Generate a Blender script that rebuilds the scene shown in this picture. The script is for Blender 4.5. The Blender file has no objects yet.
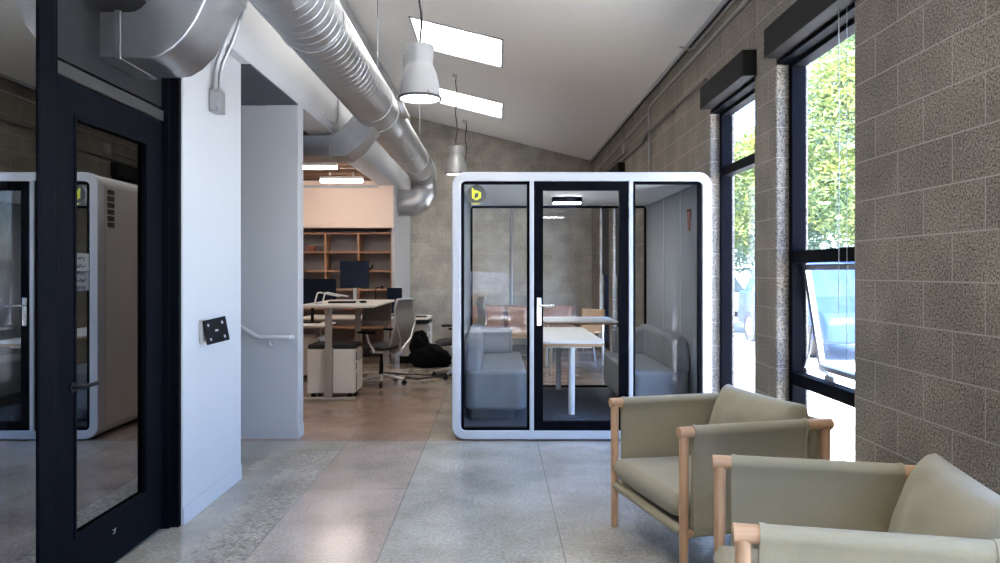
import bpy, bmesh, math, random
from mathutils import Vector, Matrix, noise
random.seed(7)
S = bpy.context.scene
COL = S.collection
PI = math.pi
R = math.radians
F, CH = 725.0, 1.445            # focal length in pixels, camera height

# ------------------------------------------------------------------ materials
MATS = {}
def mat(name, col, rough=.5, metal=0., var=0., vscale=8., bump=0., bscale=200., spec=.5, sheen=0., rvar=0., emit=None, estr=0., coat=0., trans=0.):
    """Principled material with object-space noise in colour, roughness and bump."""
    if name in MATS: return MATS[name]
    m = bpy.data.materials.new(name); m.use_nodes = True
    nt = m.node_tree; N = nt.nodes; L = nt.links
    b = N['Principled BSDF']
    b.inputs['Base Color'].default_value = (*col, 1); b.inputs['Roughness'].default_value = rough
    b.inputs['Metallic'].default_value = metal; b.inputs['Specular IOR Level'].default_value = spec
    b.inputs['Sheen Weight'].default_value = sheen
    b.inputs['Coat Weight'].default_value = coat
    g = N.new('ShaderNodeTexCoord')
    n1 = N.new('ShaderNodeTexNoise'); n1.inputs['Scale'].default_value = vscale; n1.inputs['Detail'].default_value = 6
    L.new(g.outputs['Object'], n1.inputs['Vector'])
    if var > 0:
        mx = N.new('ShaderNodeMix'); mx.data_type = 'RGBA'
        mx.inputs[6].default_value = (*[max(0, c*(1-var)) for c in col], 1)
        mx.inputs[7].default_value = (*[min(1, c*(1+var)) for c in col], 1)
        L.new(n1.outputs['Fac'], mx.inputs[0]); L.new(mx.outputs[2], b.inputs['Base Color'])
    if rvar > 0:
        mr = N.new('ShaderNodeMapRange'); mr.inputs[3].default_value = max(.02, rough-rvar); mr.inputs[4].default_value = rough+rvar
        L.new(n1.outputs['Fac'], mr.inputs[0]); L.new(mr.outputs[0], b.inputs['Roughness'])
    if bump > 0:
        n2 = N.new('ShaderNodeTexNoise'); n2.inputs['Scale'].default_value = bscale; n2.inputs['Detail'].default_value = 3
        L.new(g.outputs['Object'], n2.inputs['Vector'])
        bp = N.new('ShaderNodeBump'); bp.inputs['Strength'].default_value = bump; bp.inputs['Distance'].default_value = .01
        L.new(n2.outputs['Fac'], bp.inputs['Height']); L.new(bp.outputs[0], b.inputs['Normal'])
    if emit:
        b.inputs['Emission Color'].default_value = (*emit, 1); b.inputs['Emission Strength'].default_value = estr
    if trans: b.inputs['Transmission Weight'].default_value = trans
    MATS[name] = m
    return m

def glass(name, tint=(.95,.97,.97), base=.04, edge=.7):
    """Thin glazing: clear with a reflection that grows towards grazing angles."""
    m = bpy.data.materials.new(name); m.use_nodes = True
    nt = m.node_tree; N = nt.nodes; L = nt.links
    N.remove(N['Principled BSDF'])
    out = N['Material Output']
    t = N.new('ShaderNodeBsdfTransparent'); t.inputs[0].default_value = (*tint, 1)
    g = N.new('ShaderNodeBsdfGlossy'); g.inputs['Roughness'].default_value = .0; g.inputs[0].default_value = (.95,.97,1,1)
    lw = N.new('ShaderNodeLayerWeight'); lw.inputs[0].default_value = .5
    p = N.new('ShaderNodeMath'); p.operation = 'POWER'; p.inputs[1].default_value = 5
    ma = N.new('ShaderNodeMath'); ma.operation = 'MULTIPLY_ADD'; ma.inputs[1].default_value = edge; ma.inputs[2].default_value = base
    ma.use_clamp = True
    mx = N.new('ShaderNodeMixShader')
    L.new(lw.outputs['Facing'], p.inputs[0]); L.new(p.outputs[0], ma.inputs[0]); L.new(ma.outputs[0], mx.inputs[0])
    L.new(t.outputs[0], mx.inputs[1]); L.new(g.outputs[0], mx.inputs[2]); L.new(mx.outputs[0], out.inputs[0])
    MATS[name] = m
    return m

def nodes_of(name):
    m = bpy.data.materials.new(name); m.use_nodes = True; MATS[name] = m
    return m, m.node_tree.nodes, m.node_tree.links, m.node_tree.nodes['Principled BSDF']

def block_wall(name, axis, u0, v0, base, light, dark, joint, contrast=.5):
    """Ground-face concrete block in running bond, laid out in metres; axis is the world axis along the wall."""
    m, N, L, b = nodes_of(name)
    g = N.new('ShaderNodeNewGeometry'); sp = N.new('ShaderNodeSeparateXYZ'); L.new(g.outputs['Position'], sp.inputs[0])
    au = N.new('ShaderNodeMath'); au.operation = 'ADD'; au.inputs[1].default_value = -u0; L.new(sp.outputs[axis], au.inputs[0])
    av = N.new('ShaderNodeMath'); av.operation = 'ADD'; av.inputs[1].default_value = -v0; L.new(sp.outputs['Z'], av.inputs[0])
    cb = N.new('ShaderNodeCombineXYZ'); L.new(au.outputs[0], cb.inputs[0]); L.new(av.outputs[0], cb.inputs[1])
    br = N.new('ShaderNodeTexBrick'); br.inputs['Scale'].default_value = 1; br.inputs['Brick Width'].default_value = .4064
    br.inputs['Row Height'].default_value = .2032; br.inputs['Mortar Size'].default_value = .0035; br.inputs['Mortar Smooth'].default_value = .3
    br.inputs['Color1'].default_value = (.80,.80,.80,1); br.inputs['Color2'].default_value = (1.12,1.10,1.06,1); br.inputs['Mortar'].default_value = (1,1,1,1)
    L.new(cb.outputs[0], br.inputs['Vector'])
    n1 = N.new('ShaderNodeTexNoise'); n1.inputs['Scale'].default_value = 108; n1.inputs['Detail'].default_value = 5; n1.inputs['Roughness'].default_value = .7
    n2 = N.new('ShaderNodeTexNoise'); n2.inputs['Scale'].default_value = 3.0; n2.inputs['Detail'].default_value = 5
    L.new(g.outputs['Position'], n1.inputs['Vector']); L.new(g.outputs['Position'], n2.inputs['Vector'])
    cr = N.new('ShaderNodeValToRGB'); e = cr.color_ramp.elements
    e[0].position = .385; e[0].color = (*dark, 1); e[1].position = .66; e[1].color = (*light, 1)
    k = e.new(.50); k.color = (*base, 1)
    L.new(n1.outputs['Fac'], cr.inputs[0])
    mu = N.new('ShaderNodeMix'); mu.data_type = 'RGBA'; mu.blend_type = 'MULTIPLY'; mu.inputs[0].default_value = contrast
    L.new(cr.outputs[0], mu.inputs[6]); L.new(br.outputs['Color'], mu.inputs[7])
    mr = N.new('ShaderNodeMapRange'); mr.inputs[1].default_value = .3; mr.inputs[2].default_value = .7; mr.inputs[3].default_value = .78; mr.inputs[4].default_value = 1.2
    L.new(n2.outputs['Fac'], mr.inputs[0])
    m2 = N.new('ShaderNodeMix'); m2.data_type = 'RGBA'; m2.blend_type = 'MULTIPLY'; m2.inputs[0].default_value = 1
    L.new(mu.outputs[2], m2.inputs[6]); L.new(mr.outputs[0], m2.inputs[7])
    m3 = N.new('ShaderNodeMix'); m3.data_type = 'RGBA'; m3.inputs[7].default_value = (*joint, 1)
    jf = N.new('ShaderNodeMath'); jf.operation = 'MULTIPLY'; jf.inputs[1].default_value = .75
    L.new(br.outputs['Fac'], jf.inputs[0])
    L.new(jf.outputs[0], m3.inputs[0]); L.new(m2.outputs[2], m3.inputs[6]); L.new(m3.outputs[2], b.inputs['Base Color'])
    b.inputs['Roughness'].default_value = .9
    bp = N.new('ShaderNodeBump'); bp.inputs['Strength'].default_value = .5; bp.inputs['Distance'].default_value = .004
    L.new(n1.outputs['Fac'], bp.inputs['Height']); L.new(bp.outputs[0], b.inputs['Normal'])
    return m

def floor_material():
    """Polished concrete: pours of different tint between straight saw cuts, one rough aggregate strip."""
    m, N, L, b = nodes_of('polished_concrete')
    g = N.new('ShaderNodeNewGeometry'); sp = N.new('ShaderNodeSeparateXYZ'); L.new(g.outputs['Position'], sp.inputs[0])
    def math_(op, a, bb=None, c=None):
        n = N.new('ShaderNodeMath'); n.operation = op
        for i, v in enumerate((a, bb, c)):
            if v is None: continue
            if isinstance(v, (int, float)): n.inputs[i].default_value = v
            else: L.new(v, n.inputs[i])
        return n.outputs[0]
    def mix(f, a, bb, blend='MIX'):
        n = N.new('ShaderNodeMix'); n.data_type = 'RGBA'; n.blend_type = blend
        for i, v in ((0, f), (6, a), (7, bb)):
            if isinstance(v, tuple): n.inputs[i].default_value = (*v, 1)
            elif isinstance(v, (int, float)): n.inputs[i].default_value = v
            else: L.new(v, n.inputs[i])
        return n.outputs[2]
    X, Y = sp.outputs['X'], sp.outputs['Y']
    def noise_(scale, detail=5, rough=.55):
        n = N.new('ShaderNodeTexNoise'); n.inputs['Scale'].default_value = scale; n.inputs['Detail'].default_value = detail; n.inputs['Roughness'].default_value = rough
        L.new(g.outputs['Position'], n.inputs['Vector']); return n.outputs['Fac']
    def grade_(v, a, b_):
        n = N.new('ShaderNodeMapRange'); n.inputs[1].default_value = a; n.inputs[2].default_value = b_; L.new(v, n.inputs[0]); return n.outputs[0]
    grey, beige, pale, pink, olive = (.345,.335,.295), (.345,.295,.26), (.37,.345,.305), (.285,.195,.15), (.30,.28,.24)
    beige2 = (.325,.275,.238)
    c = mix(math_('GREATER_THAN', X, -1.265), olive, beige)
    c = mix(math_('MULTIPLY', math_('GREATER_THAN', X, -1.265), math_('GREATER_THAN', Y, 4.83)), c, beige2)
    c = mix(math_('GREATER_THAN', X, -.60), c, grey)
    c = mix(math_('GREATER_THAN', X, .343), c, pale)
    far = math_('MULTIPLY', math_('GREATER_THAN', Y, 6.2), math_('LESS_THAN', X, -.60))
    c = mix(far, c, pink)
    farg = math_('MULTIPLY', math_('GREATER_THAN', Y, 6.2), math_('GREATER_THAN', X, -.60))
    c = mix(farg, c, (.31,.25,.205))
    farf = math_('GREATER_THAN', Y, 9.0)
    c = mix(farf, c, (.28,.23,.19))
    # rough exposed aggregate strip
    edge = math_('ADD', X, math_('MULTIPLY', noise_(9), .20))
    rough_patch = math_('MULTIPLY', math_('MULTIPLY', grade_(edge, -1.50, -1.36), math_('LESS_THAN', X, -1.265)), math_('LESS_THAN', Y, 5.85))
    wide = math_('MULTIPLY', math_('MULTIPLY', grade_(edge, -1.75, -1.55), math_('LESS_THAN', X, -1.265)), math_('MULTIPLY', math_('LESS_THAN', Y, 5.85), math_('GREATER_THAN', Y, 5.3)))
    patch = math_('MAXIMUM', rough_patch, wide)
    vo = N.new('ShaderNodeTexVoronoi'); vo.inputs['Scale'].default_value = 62; L.new(g.outputs['Position'], vo.inputs['Vector'])
    agg = mix(vo.outputs['Color'], (.05,.045,.04), (.42,.385,.33))
    c = mix(math_('MULTIPLY', patch, .85), c, agg)
    # mottling, fine speckle, pale scuffs
    mo = N.new('ShaderNodeMapRange'); mo.inputs[1].default_value = .28; mo.inputs[2].default_value = .72; mo.inputs[3].default_value = .62; mo.inputs[4].default_value = 1.32
    L.new(noise_(1.7, 8, .62), mo.inputs[0]); c = mix(1., c, mo.outputs[0], 'MULTIPLY')
    fs = N.new('ShaderNodeMapRange'); fs.inputs[1].default_value = .3; fs.inputs[2].default_value = .7; fs.inputs[3].default_value = .64; fs.inputs[4].default_value = 1.32
    L.new(noise_(48, 4, .75), fs.inputs[0]); c = mix(1., c, fs.outputs[0], 'MULTIPLY')
    st = N.new('ShaderNodeMapRange'); st.inputs[1].default_value = .68; st.inputs[2].default_value = .72; L.new(noise_(2.3, 2, .4), st.inputs[0])
    c = mix(math_('MULTIPLY', st.outputs[0], .35), c, (.20,.165,.115))
    # saw cuts
    def near(v, at, w=.004): return math_('LESS_THAN', math_('ABSOLUTE', math_('SUBTRACT', v, at)), w)
    cut = near(X, -1.265)
    for at in (-.60, .343): cut = math_('MAXIMUM', cut, near(X, at))
    b1 = math_('MULTIPLY', near(Y, 4.83), math_('MULTIPLY', math_('GREATER_THAN', X, -1.265), math_('LESS_THAN', X, -.6)))
    cut = math_('MAXIMUM', cut, b1)
    cut = math_('MAXIMUM', cut, math_('MULTIPLY', near(Y, 6.2), math_('LESS_THAN', X, -.4)))
    cut = math_('MAXIMUM', cut, math_('MULTIPLY', near(Y, 9.0), 1.))
    c = mix(math_('MULTIPLY', cut, .55), c, (.08,.075,.07))
    L.new(c, b.inputs['Base Color'])
    rr = N.new('ShaderNodeMapRange'); rr.inputs[1].default_value = .3; rr.inputs[2].default_value = .7; rr.inputs[3].default_value = .13; rr.inputs[4].default_value = .27
    L.new(noise_(3.2, 6, .6), rr.inputs[0])
    L.new(math_('ADD', rr.outputs[0], math_('MULTIPLY', patch, .38)), b.inputs['Roughness'])
    b.inputs['Specular IOR Level'].default_value = .55
    bp = N.new('ShaderNodeBump'); bp.inputs['Strength'].default_value = .06; bp.inputs['Distance'].default_value = .004
    L.new(noise_(40, 4, .6), bp.inputs['Height']); L.new(bp.outputs[0], b.inputs['Normal'])
    return m

def wood(name, c1, c2, scale=6., axis='X', rough=.45):
    m, N, L, b = nodes_of(name)
    tc = N.new('ShaderNodeTexCoord'); mp = N.new('ShaderNodeMapping')
    s = {'X': (1, 9, 9), 'Y': (9, 1, 9), 'Z': (9, 9, 1)}[axis]
    mp.inputs['Scale'].default_value = s; L.new(tc.outputs['Object'], mp.inputs[0])
    n = N.new('ShaderNodeTexNoise'); n.inputs['Scale'].default_value = scale; n.inputs['Detail'].default_value = 6; n.inputs['Distortion'].default_value = .6
    L.new(mp.outputs[0], n.inputs['Vector'])
    cr = N.new('ShaderNodeValToRGB'); cr.color_ramp.elements[0].position = .35; cr.color_ramp.elements[1].position = .65
    cr.color_ramp.elements[0].color = (*c1, 1); cr.color_ramp.elements[1].color = (*c2, 1)
    L.new(n.outputs['Fac'], cr.inputs[0]); L.new(cr.outputs[0], b.inputs['Base Color'])
    b.inputs['Roughness'].default_value = rough
    return m

def weave(name, col, scale=420., var=.10, rough=.85, bump=.25):
    """Woven cloth: two crossed waves and slow colour variation."""
    m, N, L, b = nodes_of(name)
    tc = N.new('ShaderNodeTexCoord')
    ws = []
    for d in ('X', 'Z'):
        w = N.new('ShaderNodeTexWave'); w.bands_direction = d; w.inputs['Scale'].default_value = scale/6; w.inputs['Distortion'].default_value = .4
        L.new(tc.outputs['Object'], w.inputs['Vector']); ws.append(w.outputs['Fac'])
    mu = N.new('ShaderNodeMath'); mu.operation = 'MULTIPLY'; L.new(ws[0], mu.inputs[0]); L.new(ws[1], mu.inputs[1])
    n = N.new('ShaderNodeTexNoise'); n.inputs['Scale'].default_value = 180; n.inputs['Detail'].default_value = 4; L.new(tc.outputs['Object'], n.inputs['Vector'])
    n2 = N.new('ShaderNodeTexNoise'); n2.inputs['Scale'].default_value = 5; n2.inputs['Detail'].default_value = 4; L.new(tc.outputs['Object'], n2.inputs['Vector'])
    ad = N.new('ShaderNodeMath'); ad.operation = 'ADD'; L.new(n.outputs['Fac'], ad.inputs[0]); L.new(n2.outputs['Fac'], ad.inputs[1])
    mr = N.new('ShaderNodeMapRange'); mr.inputs[1].default_value = .6; mr.inputs[2].default_value = 1.4; L.new(ad.outputs[0], mr.inputs[0])
    mx = N.new('ShaderNodeMix'); mx.data_type = 'RGBA'
    mx.inputs[6].default_value = (*[c*(1-var) for c in col], 1); mx.inputs[7].default_value = (*[c*(1+var) for c in col], 1)
    L.new(mr.outputs[0], mx.inputs[0]); L.new(mx.outputs[2], b.inputs['Base Color'])
    b.inputs['Roughness'].default_value = rough; b.inputs['Sheen Weight'].default_value = .12; b.inputs['Specular IOR Level'].default_value = .25
    bp = N.new('ShaderNodeBump'); bp.inputs['Strength'].default_value = bump; bp.inputs['Distance'].default_value = .002
    hs = N.new('ShaderNodeMath'); hs.operation = 'ADD'; L.new(mu.outputs[0], hs.inputs[0]); L.new(n.outputs['Fac'], hs.inputs[1])
    L.new(hs.outputs[0], bp.inputs['Height']); L.new(bp.outputs[0], b.inputs['Normal'])
    return m

def emission(name, col, strength, stripes=False):
    m = bpy.data.materials.new(name); m.use_nodes = True
    N, L = m.node_tree.nodes, m.node_tree.links
    N.remove(N['Principled BSDF'])
    e = N.new('ShaderNodeEmission'); e.inputs[0].default_value = (*col, 1); e.inputs[1].default_value = strength
    if stripes:
        tc = N.new('ShaderNodeTexCoord'); w = N.new('ShaderNodeTexWave'); w.bands_direction = 'X'; w.inputs['Scale'].default_value = 9; w.inputs['Distortion'].default_value = 3
        w.inputs['Detail'].default_value = 3; w.inputs['Detail Scale'].default_value = 4
        L.new(tc.outputs['Object'], w.inputs['Vector'])
        mr = N.new('ShaderNodeMapRange'); mr.inputs[3].default_value = strength*.86; mr.inputs[4].default_value = strength*1.1
        L.new(w.outputs['Fac'], mr.inputs[0]); L.new(mr.outputs[0], e.inputs[1])
    L.new(e.outputs[0], N['Material Output'].inputs[0])
    MATS[name] = m
    return m

cmu = block_wall('ground_face_block', 'Y', .149, -.019, (.215,.186,.152), (.375,.33,.275), (.035,.029,.023), (.40,.365,.32))
cmu_back = block_wall('back_concrete_block', 'X', .1, -.019, (.40,.365,.31), (.60,.56,.50), (.17,.15,.125), (.47,.43,.38), .5)
concrete_floor = floor_material()
white_paint = mat('white_paint', (.43,.435,.447), .55, var=.02, vscale=2)
ceiling_paint = mat('ceiling_paint', (.88,.86,.82), .7, var=.02, vscale=1)
warm_lit_paint = mat('warm_lit_white', (.78,.63,.54), .6, var=.02)  # warm glow of the office tubes put into the bulkhead's colour
shaded_soffit = mat('soffit_shade_colour', (.05,.052,.065), .7)  # shade under the passage ceiling put into a dark colour
black_metal = mat('black_aluminium', (.0024,.0028,.0048), .6, .0, var=.1, spec=.035)
blind_black = mat('black_blind_cassette', (.013,.012,.012), .7, spec=.12)
shade_cloth = mat('dark_shade_cloth', (.035,.036,.04), .8, bump=.1)
galv = mat('galvanised_steel', (.46,.465,.47), .43, 1., var=.12, vscale=14, bump=.04, bscale=18, rvar=.06)
galv_dull = mat('dull_galvanised_sheet', (.36,.36,.365), .36, 1., var=.14, vscale=10, bump=.08, bscale=9, rvar=.08)
zinc = mat('zinc_conduit', (.36,.365,.37), .45, .8, var=.06)
conduit_grey = mat('grey_painted_conduit', (.33,.315,.29), .6, var=.08)
lamp_metal = mat('brushed_lamp_aluminium', (.40,.40,.395), .45, .35, var=.05)
chrome = mat('polished_steel', (.75,.75,.76), .15, 1.)
cable_black = mat('black_cable', (.015,.015,.015), .5)
pod_white = mat('pod_white_lacquer', (.47,.48,.505), .3, coat=.2)
pod_beige = mat('pod_warm_grey_panel', (.56,.53,.49), .5, var=.03)
felt = mat('grey_acoustic_felt', (.25,.265,.29), .95, var=.18, vscale=160, bump=.2, bscale=220)
felt_light = mat('light_acoustic_ceiling', (.66,.67,.67), .9, var=.06, vscale=120)
sofa_cloth = weave('blue_grey_sofa_cloth', (.165,.176,.195), 400, .2)
carpet = mat('blue_grey_carpet', (.075,.09,.12), .95, var=.35, vscale=150, bump=.3, bscale=260)
table_white = mat('white_laminate', (.78,.79,.79), .35)
oak_edge = wood('oak_edge', (.42,.25,.13), (.52,.33,.19), 5, 'X')
ash = wood('ash_dowel', (.50,.285,.15), (.60,.37,.21), 5, 'Z', .42)
ash_x = wood('ash_rail', (.50,.285,.15), (.60,.37,.21), 5, 'X', .42)
canvas = weave('sage_canvas', (.345,.30,.195), 500, .08)
cushion_cloth = weave('sage_cushion', (.345,.315,.23), 300, .07, .9, .15)
walnut = wood('brown_shelf_wood', (.34,.17,.09), (.44,.24,.135), 4, 'X')
joist = wood('joist_timber', (.10,.045,.025), (.16,.08,.045), 4, 'X', .6)
shelf_back = mat('grey_shelf_back', (.26,.25,.255), .8)
desk_top = mat('desk_laminate', (.66,.60,.54), .4, var=.02)
desk_leg = mat('desk_leg_grey', (.33,.29,.25), .45)
ped_white = mat('pedestal_white', (.72,.67,.61), .4)
dark_fabric = mat('charcoal_fabric', (.022,.021,.023), .9, bump=.2, bscale=300)
mesh_grey = mat('grey_chair_mesh', (.27,.26,.245), .7, var=.1, vscale=200)
alu_chair = mat('chair_aluminium', (.55,.53,.50), .3, .9)
plastic_black = mat('black_plastic', (.006,.006,.007), .5, spec=.12)
screen = mat('dark_navy_screen', (.005,.010,.028), .4, spec=.2)
leather = mat('tan_pink_leather', (.33,.175,.11), .5, var=.12, vscale=9, bump=.25, bscale=14)
bag_nylon = mat('black_bag_nylon', (.003,.003,.004), .85, spec=.08, bump=.5, bscale=25)
paper = mat('white_paper', (.75,.73,.70), .8)
tan_shell = mat('tan_plywood_shell', (.52,.33,.18), .45, var=.06)
lens_white = emission('lamp_lens', (1,.97,.92), 6)
tube_white = emission('warm_tube_light', (1,.85,.74), 15)
skylight_glow = emission('skylight_diffuser', (1,.985,.96), 3.6, True)
pod_lens = emission('pod_lamp_lens', (1,.97,.93), 55)
clear_glass = glass('clear_glazing', (.96,.98,.975), .035, .6)
pod_glass = glass('pod_glazing', (.965,.975,.98), .010, .5)
front_glass = glass('reflective_glazing', (.22,.235,.25), .30, .7)
yellow = mat('logo_yellow', (.72,.75,.05), .6)
sticker_grey = mat('sticker_dark_grey', (.075,.078,.082), .6)
brown_leather = mat('brown_leather', (.22,.055,.028), .6)
asphalt = mat('pale_pavement', (.72,.70,.67), .9, var=.08, vscale=3, bump=.1, bscale=60)
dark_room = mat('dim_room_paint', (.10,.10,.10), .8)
bark = mat('bark', (.12,.08,.05), .9, var=.3, vscale=20, bump=.5, bscale=30)
car_blue = mat('pale_blue_car_paint', (.02,.04,.15), .5, 0., spec=.15)
car_white = mat('white_car_paint', (.40,.42,.44), .2, coat=.6)
car_silver = mat('silver_car_paint', (.35,.37,.40), .2, .6, coat=.6)
car_glass = mat('car_window_glass', (.02,.03,.04), .05)
tyre = mat('tyre_rubber', (.02,.02,.02), .8)
red_lamp = mat('red_car_lamp', (.4,.02,.015), .2)

def leaf_mat(name, c1, c2):
    m, N, L, b = nodes_of(name)
    oi = N.new('ShaderNodeNewGeometry')
    n = N.new('ShaderNodeTexNoise'); n.inputs['Scale'].default_value = 1.6; n.inputs['Detail'].default_value = 6
    L.new(oi.outputs['Position'], n.inputs['Vector'])
    cr = N.new('ShaderNodeValToRGB'); cr.color_ramp.elements[0].position = .35; cr.color_ramp.elements[1].position = .65
    cr.color_ramp.elements[0].color = (*c1, 1); cr.color_ramp.elements[1].color = (*c2, 1)
    L.new(n.outputs['Fac'], cr.inputs[0]); L.new(cr.outputs[0], b.inputs['Base Color'])
    b.inputs['Roughness'].default_value = .5
    tr = N.new('ShaderNodeBsdfTranslucent'); L.new(cr.outputs[0], tr.inputs[0])
    mx = N.new('ShaderNodeMixShader'); mx.inputs[0].default_value = .4
    L.new(b.outputs[0], mx.inputs[1]); L.new(tr.outputs[0], mx.inputs[2]); L.new(mx.outputs[0], N['Material Output'].inputs[0])
    return m
leaf_yellow = leaf_mat('yellow_green_leaves', (.06,.12,.06), (.24,.26,.05))
leaf_green = leaf_mat('grey_green_leaves', (.05,.10,.075), (.15,.21,.14))

# ------------------------------------------------------------------ mesh builder
class MB:
    def __init__(s): s.bm = bmesh.new()
    def face(s, pts):
        return s.bm.faces.new([s.bm.verts.new(p) for p in pts])
    def box(s, x0, x1, y0, y1, z0, z1, M=None):
        v = [s.bm.verts.new(Vector(p) if M is None else M @ Vector(p)) for p in
             ((x0,y0,z0),(x1,y0,z0),(x1,y1,z0),(x0,y1,z0),(x0,y0,z1),(x1,y0,z1),(x1,y1,z1),(x0,y1,z1))]
        for f in ((0,3,2,1),(4,5,6,7),(0,1,5,4),(1,2,6,5),(2,3,7,6),(3,0,4,7)): s.bm.faces.new([v[i] for i in f])
        return s
    def loft(s, rings, cap=True, closed=False):
        """rings: equal-length lists of points; closed rings joined by quads."""
        V = [[s.bm.verts.new(p) for p in r] for r in rings]
        n = len(V[0])
        pairs = list(zip(V[:-1], V[1:])) + ([(V[-1], V[0])] if closed else [])
        for a, b in pairs:
            for i in range(n):
                s.bm.faces.new((a[i], a[(i+1) % n], b[(i+1) % n], b[i]))
        if cap and not closed:
            s.bm.faces.new(V[0][::-1]); s.bm.faces.new(V[-1])
        return s
    def tube(s, pts, r, seg=12, cap=True):
        pts = [Vector(p) for p in pts]
        rs = r if isinstance(r, (list, tuple)) else [r]*len(pts)
        T = []
        for i in range(len(pts)):
            a = pts[max(i-1, 0)]; b = pts[min(i+1, len(pts)-1)]
            if 0 < i < len(pts)-1: t = (pts[i]-a).normalized() + (b-pts[i]).normalized()
            else: t = b-a
            T.append(t.normalized())
        u = T[0].orthogonal().normalized()
        rings = []
        for i, p in enumerate(pts):
            u = (u - T[i]*u.dot(T[i])).normalized()
            w = T[i].cross(u)
            k = 1.
            if 0 < i < len(pts)-1:
                c = (pts[i]-pts[i-1]).normalized().dot((pts[i+1]-pts[i]).normalized())
                k = 1/max(.5, math.sqrt(max(.0, (1+c)/2)))
            # widen only in the bend's plane
            nb = None
            if k > 1.001:
                nb = ((pts[i+1]-pts[i]).normalized() - (pts[i]-pts[i-1]).normalized()).normalized()
            ring = []
            for j in range(seg):
                d = (u*math.cos(2*PI*j/seg) + w*math.sin(2*PI*j/seg))*rs[i]
                if nb is not None: d = d + nb*d.dot(nb)*(k-1)
                ring.append(p+d)
            rings.append(ring)
        return s.loft(rings, cap)
    def cyl(s, p0, p1, r, r1=None, seg=16):
        return s.tube([p0, p1], [r, r if r1 is None else r1], seg)
    def lathe(s, prof, o=(0,0,0), seg=32, cap=False):
        """prof: (r, z) list revolved about the vertical through o."""
        rings = [[Vector(o)+Vector((max(r,1e-4)*math.cos(2*PI*j/seg), max(r,1e-4)*math.sin(2*PI*j/seg), z)) for j in range(seg)] for r, z in prof]
        return s.loft(rings, cap)
    def prism(s, poly, fn, a, b):
        """poly: 2-D outline; fn(p, t) -> 3-D; extruded from t=a to t=b."""
        return s.loft([[fn(p, a) for p in poly], [fn(p, b) for p in poly]], True)
    def ring(s, outer, inner, y0, y1):
        """frame between two outlines of (x, z) with equal counts, from y0 to y1."""
        return s.loft([[(x, y0, z) for x, z in outer], [(x, y1, z) for x, z in outer], [(x, y1, z) for x, z in inner], [(x, y0, z) for x, z in inner]], closed=True)
    def grid(s, fn, nu, nv, wrap_u=False):
        V = [[s.bm.verts.new(fn(i/nu, j/nv)) for j in range(nv+1)] for i in range(nu if wrap_u else nu+1)]
        m = len(V)
        for i in range(nu):
            for j in range(nv):
                a, b = V[i % m], V[(i+1) % m]
                s.bm.faces.new((a[j], b[j], b[j+1], a[j+1]))
        return s
    def pillow(s, w, d, h, M=None, n=26, e=.42, plump=1., wrinkle=.0, seed=0., edge=.03):
        """soft cushion, w x d in plan, h thick, pinched along its edge."""
        M = M or Matrix()
        def side(sg):
            def fn(a, b):
                x, y = 2*a-1, 2*b-1
                t = max(0., (1-abs(x)**4)*(1-abs(y)**4))**e
                pin = 1-.03*(abs(x)**2)*(1-abs(y))-.0
                q = 1-.035*(1-abs(x)**2)*abs(y)**4
                p = 1-.035*(1-abs(y)**2)*abs(x)**4
                z = sg*(h/2*t + (edge*.15 if t > 0 else 0))
                nz = noise.noise(Vector((x*2.2+seed, y*2.2, sg*3+seed)))*wrinkle*t
                return M @ Vector((x*w/2*p, y*d/2*q, z+nz))
            return fn
        s.grid(side(1), n, n); s.grid(side(-1), n, n)
        bmesh.ops.remove_doubles(s.bm, verts=s.bm.verts, dist=.0005)
        bmesh.ops.recalc_face_normals(s.bm, faces=s.bm.faces)
        return s
    def build(s, name, m, parent=None, bevel=0., smooth=40, seg=2, sub=0, label=None, M=None):
        if M is not None: s.bm.transform(M)
        bmesh.ops.recalc_face_normals(s.bm, faces=s.bm.faces)
        me = bpy.data.meshes.new(name); s.bm.to_mesh(me); s.bm.free()
        if smooth:
            me.polygons.foreach_set('use_smooth', [True]*len(me.polygons))
            me.set_sharp_from_angle(angle=R(smooth))
        for q in (m if isinstance(m, (list, tuple)) else [m]): me.materials.append(q)
        o = bpy.data.objects.new(name, me); COL.objects.link(o)
        if parent is not None: o.parent = parent
        if bevel > 0:
            b = o.modifiers.new('soft', 'BEVEL'); b.width = bevel; b.segments = seg; b.limit_method = 'ANGLE'; b.angle_limit = R(35)
            b.harden_normals = False
        if sub:
            b = o.modifiers.new('round', 'SUBSURF'); b.levels = sub; b.render_levels = sub
        if label: o['label'] = label
        return o

def thing(name, label, cat, loc=(0,0,0), rz=0., group=None):
    o = bpy.data.objects.new(name, None); COL.objects.link(o)
    o.empty_display_size = .1
    o.location = loc; o.rotation_euler = (0, 0, rz)
    o['label'] = label; o['category'] = cat
    if group: o['group'] = group
    return o
def tag(o, label, cat, group=None):
    o['label'] = label; o['category'] = cat
    if group: o['group'] = group
    return o
def struct(o, label=None):
    o['kind'] = 'structure'
    if label: o['label'] = label
    return o
def shell(name, label=None, loc=(0,0,0)):
    o = bpy.data.objects.new(name, None); COL.objects.link(o); o.location = loc
    return struct(o, label)
def box(*a, M=None): return MB().box(*a, M=M)
def dup(o, loc=None, rz=None, label=None, parent=None):
    c = o.copy(); COL.objects.link(c)
    if parent is not None: c.parent = parent
    for ch in list(o.children): dup(ch, parent=c)
    if loc is not None: c.location = loc
    if rz is not None: c.rotation_euler = (0, 0, rz)
    if label: c['label'] = label
    return c
def rrect(x0, x1, z0, z1, r, n=8):
    P = []
    for cx, cz, a in ((x1-r, z1-r, 0), (x0+r, z1-r, 90), (x0+r, z0+r, 180), (x1-r, z0+r, 270)):
        for k in range(n+1):
            t = R(a+90*k/n); P.append((cx+r*math.cos(t), cz+r*math.sin(t)))
    return P
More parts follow.
